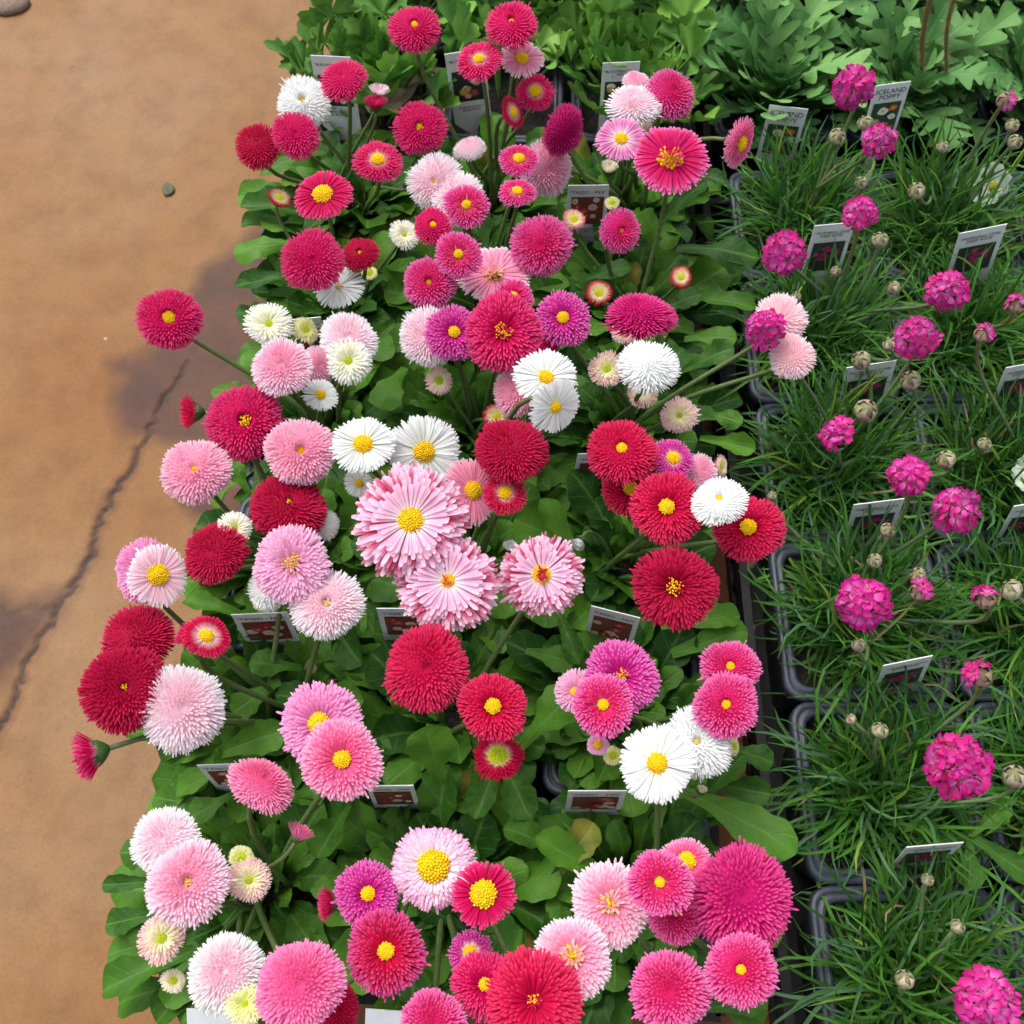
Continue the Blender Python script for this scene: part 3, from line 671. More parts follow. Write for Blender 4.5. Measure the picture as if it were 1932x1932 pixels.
for k, p in enumerate(PL):
    cnt = {}
    for q in p['fl']: cnt[FAM[FL[q][5]]] = cnt.get(FAM[FL[q][5]], 0) + 1
    top = sorted(cnt.items(), key=lambda t: -t[1])[:3]
    txt = ' and '.join([f'{NUM[min(v, 14)]} {a}' for a, v in top[:2]]) if top else 'no'
    if len(top) > 2: txt = f'{NUM[min(top[0][1], 14)]} {top[0][0]}, {NUM[top[1][1]]} {top[1][0]} and {NUM[top[2][1]]} {top[2][0]}'
    lab = uniq(f'daisy plant with {txt} flowers, {CPL[p["c"]]}', ['near the ranunculus', 'near its tag'])
    tag(p['pot'], uniq(f'black pot of the daisy plant with {txt} flowers', [CPL[p['c']]]), 'pot')
    p['e'] = empty('daisy_plant', (p['p'][0], p['p'][1], SOIL_Z + .002), lab, 'plant', 'flowering daisy plants')

def flower_normal(P, ori):
    v = CAMP - P; v /= np.linalg.norm(v)
    if ori is None:
        n = .8 * np.array([0, 0, 1.]) + .2 * v + rng.normal(0, .06, 3)
    else:
        az, pol = math.radians(ori[0]), math.radians(ori[1])
        rt = np.array([1., 0, 0]); rt = rt - v * v.dot(rt); rt /= np.linalg.norm(rt); u = np.cross(v, rt)
        n = math.cos(pol) * v + math.sin(pol) * (math.cos(az) * rt + math.sin(az) * u)
    return n / np.linalg.norm(n)
def stem_to(base, head, nrm, rad, lean=.38, n=10):
    L = np.linalg.norm(head - base)
    p1 = base + np.array([(head[0] - base[0]) * .15, (head[1] - base[1]) * .15, L * .42])
    return bez(base, p1, head - nrm * L * lean, head, n)
def add_flower(q):
    x, y, rp, ori, kind, pname, df, lvl, flg = FL[q]; P, dep = info[q]; plant = PL[asg[q]]['e']; origin = np.array(plant.location)
    r = np.random.default_rng(1000 + q); R = rp * mpp(dep); nrm = flower_normal(P, ori); Bm = basis(nrm)
    a0 = r.uniform(0, 6.28); Rz = np.array([[math.cos(a0), -math.sin(a0), 0], [math.sin(a0), math.cos(a0), 0], [0, 0, 1]]); Bm = Bm @ Rz
    pal = list(PAL[pname]); sc = np.clip(rp / 62, .55, 1.35)
    if 'r' in flg: pal[0] = RINGED; pal[1] = pal[1]
    if pname == 'pink' and 'f' in flg: pal = [c_('f0a0bc'), c_('f1a8c4'), c_('f9d2e0'), c_('ef94b2')]
    if 'k' in flg: pal[3] = c_('f0b0c4')
    if 'm' in flg: pal = [c_('e45c94'), c_('ea74ae'), c_('f3a2cc'), c_('e6508c')]
    if 'w2' in flg: pal = [c_('f7eef2'), c_('f1d6e4'), c_('eba6cc'), None]
    if 'v' in flg: pal = [c_('a80040'), c_('b80a48'), c_('dc62a8'), c_('c00a3c')]
    if 'b' in flg: pal[3] = None; pal[1] = c_('c01048') if pname == 'yred' else pal[1]
    if 'x' in flg: pal = [c_('f6ccd2'), c_('f8d2da'), c_('fce6ea'), c_('f5bcc6')]
    stripe = c_('c01458') if 's' in flg else None
    parts = []; col, col2 = YEL, YEL2; wide = pname in ('mag', 'pink', 'vio', 'lav', 'dlav', 'lp')
    if kind == 'pom':
        k = .50; zd = k * R * (.62 if df > .09 else .8); p0 = max(.03, math.asin(min(.9, df * 1.15)))
        parts.append(petals(int(560 * sc), R, k, df, p0, 1.90, .030 if wide else .025, pal, QUILL, -.4, .05, .10 * R, r, stripe, drop=.28, tp=1.2))
        parts.append(core_mesh(R, k, p0, 1.75, df, zd - .05 * R, .80, pal))
    elif kind == 'semi':
        k = .36; zd = k * R * .55
        p0 = max(.42, math.asin(df) + .20)
        parts.append(petals(int(400 * sc), R, k, df, p0, 1.82, .033 if wide else .028, pal, QUILL, -.3, .06, zd * .7, r, stripe, drop=.26, tp=1.2))
        parts.append(core_mesh(R, k, p0 + .25, 1.7, df, zd * .6, .76, pal))
    elif kind == 'open':
        k = .20; zd = .10 * R
        parts.append(petals(int(165 * max(sc, .7)), R, k, df, 1.02, 1.75, .040, pal, STRAP, .25, .10, zd, r, stripe, drop=.18))
    elif kind == 'spoon':
        k = .42; zd = k * R * .5
        parts.append(petals(int(330 * sc), R, k, df, .60, 1.85, .038, pal, SPOON, .3, .08, zd, r, stripe, drop=.34, jit=.05))
    elif kind == 'young':
        k = .40; zd = .12 * R
        if pname in ('cream', 'ypink', 'yred', 'vio') : col, col2 = (GRN, GRN2) if pname != 'yred' or 'b' in flg else (c_('e2d22a'), GRN)
        if pname == 'vio': pal[0] = RINGED; col, col2 = YEL, YEL2
        if 'w' in flg: pal = [c_('eeeec4'), c_('f2f1e6'), c_('f6f5f2'), c_('f0efd2')]
        if 'y' in flg: pal = [c_('e8ec9c'), c_('f0ecc0'), c_('f2ecc8'), c_('e6ea9a')]
        if 'p' in flg: pal[1], pal[2] = c_('eeb0b0'), c_('d0405e')
        parts.append(petals(int(210 * max(.8, sc)), R, k, df * .8, max(.42, math.asin(df) + .16), 1.66, .040, pal, QUILL, -.2, .12, zd, r, None, drop=.3, jit=.025))
        parts.append(core_mesh(R, k, max(.42, math.asin(df) + .16) + .2, 1.5, df * .8, zd, .76, pal))
        df = df * .8
    elif kind == 'side':
        k = .5; zd = -.05 * R
        parts.append(petals(int(150 * max(.7, sc)), R, .62, .16, .55, 1.32, .045, pal, STRAP, .25, .06, -.5 * R, r, None, drop=.12, jit=.05))
    else:
        k = 1.0; zd = -.1 * R
        parts.append(petals(int(70), R * .92, .75, .3, .12, 1.05, .10, pal, STRAP, .3, .10, -.25 * R, r, None, drop=.2))
    rag = 'g' in flg
    if rag or 'q' in flg:       # quills standing in the disc
        nq = 26 if rag else 34; i = np.arange(nq)
        pp = list(pal); pp[2] = pal[1]
        if 'q' in flg: pp = [c_('c81c50'), c_('d02858'), c_('e27a9c'), None]
        Vq, Fq, Cq = petals(nq, R * df * (1.5 if rag else 1.15), 1.3 if rag else 1.5, .12, .2, 1.2 if rag else .8, .09, pp, QUILL, .5, .1, zd * .6, r, None, drop=.1, jit=.2)
        parts.append((Vq + np.array([0, 0, zd * .25]), Fq, Cq))
    V, F, C = merge(parts)
    hd = P - nrm * k * R * .35                       # head origin: a little under the visible crown
    loc = hd - origin
    me = mesh_np('flower', V @ Bm.T, F, M_petal, C)
    nm = 'flower_bud' if kind == 'bud' else 'flower'
    o = obj(nm, me, plant, Vector(loc))
    desc = {'pom': 'pompon flower', 'semi': 'double flower', 'open': 'open daisy flower', 'spoon': 'large double flower', 'young': 'half-open flower', 'bud': 'closed bud', 'side': 'flower seen from the side'}[kind]
    tail = '' if kind in ('bud', 'side') else (' with a wide yellow centre' if df > .24 else (' with a small yellow centre' if df > .09 else ' without a visible centre'))
    o['label'] = f'{COLNAME[pname]} {desc}{tail}'
    if kind != 'bud' and (df > .045):
        hg = df * R * (.45 if kind in ('open', 'semi') else .3)
        if df < .13: zd -= .06 * R
        V, F, C = disc_mesh(df * R * 1.02, zd - .02 * R, hg, col, col2, r, int(np.clip(60 + 5000 * df * R, 50, 150)) if not rag else (26 if df < .13 else 55), rag and df < .25)
        obj('flower_centre', mesh_np('flower_centre', V @ Bm.T, F, M_disc, C), o)
    zc = -.12 * R if kind not in ('bud', 'side') else -.22 * R
    V, F, C = calyx_mesh(R, zc, {'bud': .62, 'side': .50}.get(kind, .42), r, .5 if kind in ('bud', 'side') else 0)
    if kind == 'young': V = V * np.array([1.25, 1.25, 1.1])
    obj('calyx', mesh_np('calyx', V @ Bm.T, F, M_green, C), o)
    foot = Bm @ np.array([0, 0, zc - .45 * R])
    base = origin + np.array([r.normal(0, .008), r.normal(0, .008), -.002])
    S = stem_to(base, hd + foot, nrm, .0015, .38 if (ori is None or ori[1] < 36 or 'e' in flg) else .17)
    rad = np.linspace(.0019, .0014, len(S)) * (1.0 if rp > 30 else .8)
    Vt, Ft = tube(S - hd, rad, 7)
    g = np.linspace(0, 1, len(S)).repeat(7)[:, None]
    Ct = np.array([.09, .17, .04]) * (1 - g) + np.array([.115, .145, .05]) * g
    obj('stem', mesh_np('stem', Vt, Ft, M_green, Ct), o)
for q in range(len(FL)): add_flower(q)

# ------------------------------------------------------------------ daisy leaves: rosettes, then the ones that show singly
def add_leaf(plant, base_w, az, elev, sc, k, roll=0, wx=1, yel=False):
    rel = Vector(base_w) - plant.location
    me = LEAF_ME_Y[k % 4] if yel else LEAF_ME[k % len(LEAF_ME)]
    o = obj('leaf', me, plant, M=leaf_matrix(rel, az, elev, sc, roll, wx))
    if yel: o['label'] = 'yellowing leaf'
    return o
for pi, p in enumerate(PL):
    r = random.Random(300 + pi); n = 76; a0 = r.uniform(0, 6.28); x, y = p['p']
    for i in range(n):
        t = i / (n - 1); az = a0 + i * GA + r.uniform(-.25, .25)
        elev = math.radians(84 - 50 * t + r.uniform(-16, 16)); sc = (.028 + .027 * min(1, t * 1.25)) * r.uniform(.78, 1.25)
        bends = [k for k in range(len(LEAF)) if (LEAF[k][4] > .7)] if t < .9 else list(range(len(LEAF)))
        k = r.choice(bends); d = .006 + .024 * t
        add_leaf(p['e'], (x + d * math.cos(az), y + d * math.sin(az), SOIL_Z + .001), az, elev, sc, k, r.uniform(-.6, .6), r.uniform(.95, 1.3), r.random() < .018)
HL = [ # base px, tip px, z of base, z of tip, width factor
 (300,1662,193,1672,.12,.12,.85),(305,1722,200,1748,.11,.10,.9),(310,1770,203,1800,.10,.09,.9),(350,1800,193,1862,.11,.11,1.15),(350,1850,225,1890,.10,.085,1.1),(340,1600,226,1610,.12,.12,1.0),
 (440,1440,332,1492,.12,.11,1.05),(400,1520,290,1510,.11,.10,.9),(440,1500,350,1545,.12,.12,1),(560,400,452,392,.12,.12,1.0),(560,420,455,425,.11,.11,1.0),(560,460,440,482,.12,.12,.9),
 (560,520,443,542,.12,.115,.9),(600,290,490,330,.13,.13,.9),(830,1470,800,1372,.12,.15,1.35),(940,1440,895,1545,.12,.13,1.15),(950,1440,1000,1545,.12,.13,1.15),(990,1400,1085,1300,.12,.14,1.0),
 (1085,1045,1020,942,.12,.14,1.0),(1290,1495,1507,1600,.12,.14,.85),(1370,1410,1460,1437,.13,.13,1.0),(1330,1500,1400,1420,.12,.14,1.0),(1350,1480,1455,1500,.12,.13,1.1),
 (1290,470,1432,488,.12,.13,1.0),(1290,560,1425,580,.12,.13,.95),(1240,590,1325,555,.12,.13,1.0),(1290,700,1385,655,.12,.14,1.0),(1290,330,1370,345,.13,.14,1.3),(1330,830,1425,850,.12,.13,1),(1330,780,1400,800,.12,.13,1),
 (1260,1180,1395,1160,.12,.12,1.0),(1280,1230,1410,1190,.11,.12,1.1),(1000,1230,1085,1250,.12,.13,1.1),(1060,1170,1090,1255,.12,.13,1),(1160,960,1230,1010,.12,.13,1),(760,700,715,770,.12,.13,1.1),
 (700,650,745,610,.13,.14,1),(520,1290,440,1350,.12,.12,1.2),(560,1260,470,1250,.12,.13,1.1),(420,1420,540,1380,.12,.13,1.3),(650,1530,600,1620,.12,.14,1.1),(1240,480,1215,395,.12,.15,1.1),(1250,420,1330,340,.13,.15,1.1),
 (1100,530,1190,505,.12,.13,.9),(870,1750,790,1700,.12,.13,1.0),(980,1760,970,1830,.12,.13,1),(1050,1650,1120,1560,.12,.14,1.0),(640,1440,560,1410,.12,.13,1),(1340,1900,1450,1890,.11,.11,1.1),(1330,1860,1440,1930,.11,.10,1.0),
 (420,1890,360,1930,.10,.10,1.0),(1130,1650,1010,1580,.12,.14,1.1),(1050,1600,950,1560,.12,.13,1.1),(650,1640,590,1690,.12,.13,1.1),(1180,700,1110,720,.12,.13,1.1),(1300,640,1390,640,.12,.13,1.1),
 (470,930,430,870,.12,.13,1.0),(450,1160,350,1130,.12,.12,1.0),(620,1330,520,1310,.12,.13,1.15),(700,1480,640,1400,.12,.13,1.0)]
for q, (bx, by, tx, ty, zb, zt, wx) in enumerate(HL):
    b, t = at(bx, by, zb)[0], at(tx, ty, zt)[0]; k = (0, 1, 5, 6, 10, 11)[q % 6]; ch = LEAF[k][3]
    v = t - b; L = np.linalg.norm(v); cl = math.hypot(ch[0], ch[1]); el = math.atan2(v[2], math.hypot(v[0], v[1])) - math.atan2(ch[1], ch[0])
    # the blade seen in the photo is the outer part: start the petiole further in
    L *= 1.1; b = t - v * 1.1
    p = min(PL, key=lambda p: np.linalg.norm(p['p'] - b[:2]))
    add_leaf(p['e'], b, math.atan2(v[1], v[0]), el, L / cl, k, rnd.uniform(-.2, .2), wx * (1.12 if q not in (19, 23, 24, 26, 27, 28, 29) else 1.0), q in (46,))

# ------------------------------------------------------------------ thrift: grassy tufts, heads and buds
def tuft(r, n, spread=.05):
    S = 7; s = np.linspace(0, 1, S)[None, :]
    az = r.uniform(0, 2 * math.pi, n); L = r.uniform(.034, .092, n); el = np.radians(np.clip(r.normal(56, 26, n), 5, 95)); bend = r.uniform(-.2, 2.0, n)
    br = .032 * r.random(n) ** .8; baz = az + r.normal(0, 1.5, n)
    ang = el[:, None] - bend[:, None] * s ** 1.4
    dr, dz = np.cos(ang), np.sin(ang); step = L[:, None] / (S - 1)
    pr = np.concatenate([np.zeros((n, 1)), np.cumsum((dr[:, 1:] + dr[:, :-1]) / 2 * step, 1)], 1); pz = np.concatenate([np.zeros((n, 1)), np.cumsum((dz[:, 1:] + dz[:, :-1]) / 2 * step, 1)], 1)
    curl = (r.normal(0, 1.1, n))[:, None] * s ** 2
    A = az[:, None] + curl; w = r.uniform(.0007, .00125, n)[:, None] * np.array([.9, 1, 1, 1, .95, .75, .12])[None]
    cx = (br * np.cos(baz))[:, None] + np.concatenate([np.zeros((n, 1)), np.cumsum(np.diff(pr, axis=1) * np.cos(A[:, 1:]), 1)], 1)
    cy = (br * np.sin(baz))[:, None] + np.concatenate([np.zeros((n, 1)), np.cumsum(np.diff(pr, axis=1) * np.sin(A[:, 1:]), 1)], 1)
    tw = r.normal(0, .4, n)[:, None] + r.normal(0, .6, n)[:, None] * s
    sx, sy, sz = -np.sin(A) * np.cos(tw), np.cos(A) * np.cos(tw), np.sin(tw)
    pz = np.maximum(pz, .004)
    out = [np.stack([cx + j * w * sx, cy + j * w * sy, pz + j * w * sz + (.35 * w if j else 0)], -1) for j in (-1, 0, 1)]
    V = np.stack(out, 2).reshape(-1, 3); idx = np.arange(n * S * 3).reshape(n, S, 3)
    F = np.stack([idx[:, :-1, :-1], idx[:, :-1, 1:], idx[:, 1:, 1:], idx[:, 1:, :-1]], -1).reshape(-1, 4)
    t = r.random(n)[:, None]; c = np.array([.018, .080, .010]) * (1 - t) + np.array([.078, .220, .026]) * t
    yl = r.random(n) < .03; c[yl] = [.20, .32, .04]
    dd = r.random(n) < .02; c[dd] = [.26, .20, .10]
    bl = r.random(n) < .2; c[bl] = [.070, .170, .065]
    C = np.repeat(c[:, None], S * 3, 1).reshape(-1, 3)
    return V, F, C
def floret_mesh(seed, c_out, c_in):
    r = np.random.default_rng(seed); V, F, C = [], [], []
    for k in range(5):
        a = k * 2 * math.pi / 5 + r.normal(0, .08); ca, sa = math.cos(a), math.sin(a); L = 1 + r.normal(0, .06); d = r.uniform(-.12, .25)
        pts = [(.06, 0, -.3), (.42, -.22, .02), (.42, .22, .02), (.80, -.36, .10 + d * .4), (.80, .36, .10 + d * .4), (.45, 0, -.04), (1.0 * L, -.20, .08 + d), (1.0 * L, .20, .08 + d), (.92 * L, 0, .02 + d)]
        n0 = len(V)
        for (rr, s, z) in pts:
            V.append((rr * ca - s * sa, rr * sa + s * ca, z)); f = np.clip((rr - .30) / .55, 0, 1); C.append(c_in * (1 - f) + c_out * f)
        F += [[n0, n0 + 1, n0 + 5], [n0, n0 + 5, n0 + 2], [n0 + 1, n0 + 3, n0 + 5], [n0 + 5, n0 + 4, n0 + 2], [n0 + 3, n0 + 6, n0 + 8], [n0 + 3, n0 + 8, n0 + 5], [n0 + 5, n0 + 8, n0 + 4], [n0 + 8, n0 + 7, n0 + 4]]
        b = a + .6; n0 = len(V); rr = .16
        V += [(rr * math.cos(b - .3), rr * math.sin(b - .3), -.1), (rr * math.cos(b + .3), rr * math.sin(b + .3), -.1), (.22 * math.cos(b), .22 * math.sin(b), .22), (.15 * math.cos(b), .15 * math.sin(b), .20)]
        C += [np.array([.75, .45, .42])] * 4; F += [[n0, n0 + 1, n0 + 2], [n0 + 1, n0 + 3, n0 + 2], [n0 + 3, n0, n0 + 2]]
    return mesh_np('floret', np.array(V), np.array(F), M_petal, np.clip(np.array(C), 0, .9), True)
FLO = [floret_mesh(1, c_('cc1488'), c_('dc6cbc')), floret_mesh(2, c_('da2498'), c_('e684c8')), floret_mesh(3, c_('c41090'), c_('dc94d4')), floret_mesh(4, c_('d42088'), c_('e060a8'))]
def ovoid(R, el, r, scales, cols, open_=0.0):
    """papery bud: overlapping scales on an egg"""
    V0, F0 = tube(np.array([[0, 0, -el * R], [0, 0, -.75 * el * R], [0, 0, -.1 * R], [0, 0, .55 * el * R], [0, 0, .92 * el * R]]), [R * .12, R * .66, R * .93, R * .68, R * .18], 10)
    ps = [(V0, F0, cols[0])]
    n = scales; i = np.arange(n)
    for q in range(n):
        u = (q + .5) / n; cz = -0.75 + 1.5 * u; th = q * GA; V = []
        for a in (0, .4, .75, 1):
            z = (cz - .38 + .76 * a); rr = math.sqrt(max(.02, 1 - min(z * z, .96))) * R * (1.04 + .07 * math.sin(a * math.pi) + open_ * a)
            hw = (.55, .62, .42, .04)[(0, .4, .75, 1).index(a)] * (1.05 - .35 * u)
            for j in (-1, 0, 1):
                V.append((rr * math.cos(th + j * hw), rr * math.sin(th + j * hw), z * el * R))
        ii = np.arange(12).reshape(4, 3)
        ps.append((np.array(V), np.stack([ii[:-1, :-1], ii[:-1, 1:], ii[1:, 1:], ii[1:, :-1]], -1).reshape(-1, 4), cols[1 + q % (len(cols) - 1)] * r.uniform(.75, 1.15)))
    return merge(ps)
TPL = [dict(k=k, c=c, p=np.array([x, y]), heads=[], buds=[], pot=po) for k, c, x, y, po in thrift_pots]
TH = [(1608,165,46,1,30,.22,0),(1660,265,37,.75,18,.21,30),(1623,402,39,.7,22,.21,70),(1480,477,46,1,30,.20,0),(1788,548,46,.8,22,.20,40),(1443,620,45,.8,24,.21,60),(1728,637,47,1,28,.20,20),
      (1855,630,26,.45,7,.19,60),(1918,575,26,.5,8,.19,60),(1580,825,42,.6,12,.18,-60),(1713,897,44,.9,24,.20,30),(1805,962,52,1,28,.20,20),(1630,1140,60,1,34,.21,0),(1735,1115,30,.35,5,.18,30),
      (1858,1128,32,.5,8,.19,60),(1848,1275,36,.5,10,.19,30),(1808,1447,68,1,38,.22,0),(1865,1892,66,1,34,.22,0),(1897,190,25,.35,5,.20,40)]
TB = [(1580,258,16),(1632,232,15),(1778,277,12),(1910,237,13),(1915,268,14),(1625,345,12),(1729,360,16),(1660,453,16),(1577,512,10),(1502,560,10),(1685,543,13),(1680,650,15),(1625,680,18),(1718,718,19),
      (1633,775,22),(1580,832,20),(1785,867,18),(1857,838,13),(1675,1000,14),(1650,1058,14),(1732,1085,15),(1908,1113,21),(1620,1217,14),(1605,1357,11),(1660,1378,16),(1750,1660,12),(1807,1748,14),(1707,1848,18),(1915,1465,22),(1457,935,9),(1380,260+700,9)][:-1]
tinfo = []
def tnear(P):
    d = [np.linalg.norm(p['p'] - P[:2] + np.array([0, .0])) for p in TPL]; return int(np.argmin(d))
for q, (x, y, rp, fill, nf, z, tl) in enumerate(TH):
    P, dep = at(x, y, z); TPL[tnear(P)]['heads'].append(q)
for q, (x, y, rp) in enumerate(TB):
    P, dep = at(x, y, .165); TPL[tnear(P)]['buds'].append(q)
TCOL = ('nearest the daisies', 'in the second pot column', 'in the third pot column')
for k, p in enumerate(TPL):
    nh, nb = len(p['heads']), len(p['buds'])
    def pl(n, w): return f'{NUM[n]} {w}' + ('s' if n != 1 else '')
    bits = ([pl(nh, 'magenta head')] if nh else []) + ([pl(nb, 'papery bud')] if nb else [])
    txt = 'thrift plant with ' + (' and '.join(bits) if bits else 'grassy leaves only') + ', ' + TCOL[p['c']]
    lab = uniq(txt, ['beside its tag', 'by the poppy tray', 'behind the others'])
    tag(p['pot'], uniq('rimmed pot of the ' + lab.split(',')[0], [('nearest daisies', 'column two', 'column three')[p['c']], 'beside poppies', 'near poppies', 'corner']) if nh + nb else uniq('rimmed pot with thrift leaves only', [TCOL[p['c']], 'beside the poppies', 'in the far corner']), 'pot')
    e = empty('thrift_plant', (p['p'][0], p['p'][1], SOIL_Z), lab, 'plant', 'grassy thrift plants'); org = np.array(e.location)
    r = np.random.default_rng(700 + k)
    V, F, C = tuft(r, 640)
    o = obj('grassy_leaves', mesh_np('grassy_leaves', V, F, M_blade, C), e); o['kind'] = 'stuff'
    for q in p['heads']:
        x, y, rp, fill, nf, z, tl = TH[q]; P, dep = at(x, y, z); R = rp * mpp(dep)
        nrm = flower_normal(P, (r.uniform(0, 360), 12) if tl == 0 else ((90 if tl > 0 else 270) + r.uniform(-40, 40), abs(tl) * .6)); B = basis(nrm)
        hd = P - nrm * R * .15
        V, F, C = ovoid(R * .60, .8, r, 16, [np.array([.16, .12, .07]), np.array([.30, .20, .16]), np.array([.24, .20, .10]), np.array([.36, .17, .20])])
        h = obj('flower_head', mesh_np('flower_head', V @ B.T, F, M_paper, C), e, Vector(hd - org))
        h['label'] = 'magenta globe of small flowers' if fill > .6 else 'half-opened magenta head with papery calyx'
        pmax = math.radians(112) if fill > .85 else math.radians(95)
        for i in range(nf):
            u = (i + .5) / nf; phi = math.acos(1 + (math.cos(pmax) - 1) * u); th = i * GA + r.normal(0, .15)
            if fill <= .6 and math.cos(th - q) < -.1 and phi > .3: th += math.pi
            d = np.array([math.sin(phi) * math.cos(th), math.sin(phi) * math.sin(th), math.cos(phi)])
            dn = d + r.normal(0, .22, 3); dn /= np.linalg.norm(dn); wd = B @ d; wn_ = B @ dn
            fr = R * (.42 if fill > .6 else .36) * r.uniform(.85, 1.12) * (1 if nf > 12 else 1.25)
            Q = basis(wn_); M = Matrix(np.vstack([np.hstack([Q * fr, (wd * R * .68)[:, None]]), [0, 0, 0, 1]]).tolist()) @ Matrix.Rotation(r.uniform(0, 6.28), 4, 'Z')
            obj('floret', FLO[int(r.integers(0, 4))], h, M=M)
        base = org + np.array([r.normal(0, .008), r.normal(0, .008), 0]); S = stem_to(base, hd - nrm * R * .40, nrm, .001, n=12)
        Vt, Ft = tube(S - hd, np.full(12, .00135), 6); g = np.linspace(0, 1, 12).repeat(6)[:, None]
        obj('stem', mesh_np('stem', Vt, Ft, M_green, np.array([.09, .17, .07]) * (1 - g ** 3) + np.array([.19, .15, .07]) * g ** 3), h)
    for q in p['buds']:
        x, y, rp = TB[q]; z = .165 if rp > 13 else .15; P, dep = at(x, y, z); R = rp * mpp(dep) * .92
        nrm = flower_normal(P, (90 + r.uniform(-50, 50), 35 + r.uniform(-12, 12))); B = basis(nrm)
        tone = r.random()
        cs = [np.array([.22, .22, .11]), np.array([.42, .37, .24]), np.array([.30, .31, .15]), np.array([.50, .42, .32]), np.array([.38, .24, .20]) if tone > .5 else np.array([.36, .36, .20])]
        V, F, C = ovoid(R, .95, r, 22, cs, .03)
        h = obj('bud', mesh_np('bud', V @ B.T, F, M_paper, C), e, Vector(P - org))
        base = org + np.array([r.normal(0, .009), r.normal(0, .009), 0]); S = stem_to(base, P - nrm * R * .85, nrm, .001, n=10)
        Vt, Ft = tube(S - P, np.full(10, .00125), 6); g = np.linspace(0, 1, 10).repeat(6)[:, None]
        obj('stem', mesh_np('stem', Vt, Ft, M_green, np.array([.09, .17, .06]) * (1 - g) + np.array([.13, .19, .07]) * g), h)

# ------------------------------------------------------------------ ranunculus and poppies behind
RLAB = ['pot with bare soil showing beside it', 'amid the lobed foliage']
for k, c, x, y in ran_pots:
    e = empty('ranunculus_plant', (x, y, SOIL_Z), uniq(f'light green lobed ranunculus plant {WHERE3[c]}, {ROWS3[k]}', []), 'plant', 'ranunculus plants behind the daisies')
    r = random.Random(900 + k * 10 + c); n = 16 if (k == 0 and c == 1) else 42; a0 = r.uniform(0, 6.28)
    for i in range(n):
        t = i / (n - 1); az = a0 + i * GA + r.uniform(-.3, .3)
        if k == 0 and c == 1: az = abs(az % (2 * math.pi) - math.pi) + .0
        elev = math.radians(80 - 42 * t + r.uniform(-10, 10)); sc = r.uniform(.055, .095); d = .004 + .016 * t
        obj('leaf', RANL[r.randrange(8)], e, M=leaf_matrix(Vector((d * math.cos(az), d * math.sin(az), .001)), az, elev, sc, r.uniform(-.3, .3)))
for k, c, x, y in pop_pots:
    e = POPE[(k, c)] = empty('poppy_plant', (x, y, SOIL_Z), uniq(f'grey-green poppy plant {WHERE4[c]}, {ROWSP[k]}', []), 'plant', 'poppy plants behind the thrift')
    r = random.Random(1200 + k * 10 + c); n = 60; a0 = r.uniform(0, 6.28)
    for i in range(n):
        t = i / (n - 1); az = a0 + i * GA + r.uniform(-.3, .3)
        elev = math.radians(84 - 42 * t + r.uniform(-10, 10)); sc = r.uniform(.050, .085) if i % 11 else r.uniform(.085, .10); d = .004 + .014 * t; lf = POPL[r.randrange(len(POPL))]
        obj('leaf', lf[0], e, M=leaf_matrix(Vector((d * math.cos(az), d * math.sin(az), .001)), az, elev, sc, r.uniform(-.35, .35)))

# ------------------------------------------------------------------ plant tags
def text_mesh(s, size):
    cu = bpy.data.curves.new('txt', 'FONT'); cu.body = s; cu.size = size; cu.align_x = 'CENTER'; cu.align_y = 'CENTER'; cu.resolution_u = 2; cu.space_line = .85
    o = bpy.data.objects.new('txt', cu); COL.objects.link(o); dg = bpy.context.evaluated_depsgraph_get(); dg.update()
    me = bpy.data.meshes.new_from_object(o.evaluated_get(dg)); bpy.data.objects.remove(o); bpy.data.curves.remove(cu)
    me.name = 'lettering'; me.materials.clear(); me.materials.append(M_ink); return me
def blob(cx, cy, rx, ry, z, col, r, n=14, rough=.12):
    a = np.arange(n) / n * 2 * math.pi; q = 1 + r.normal(0, rough, n)
    V = np.column_stack([cx + rx * q * np.cos(a), cy + ry * q * np.sin(a), np.full(n, z)]); V = np.vstack([V, [[cx, cy, z]]])
    k = np.arange(n); return V, np.stack([k, (k + 1) % n, np.full(n, n)], 1), np.asarray(col)
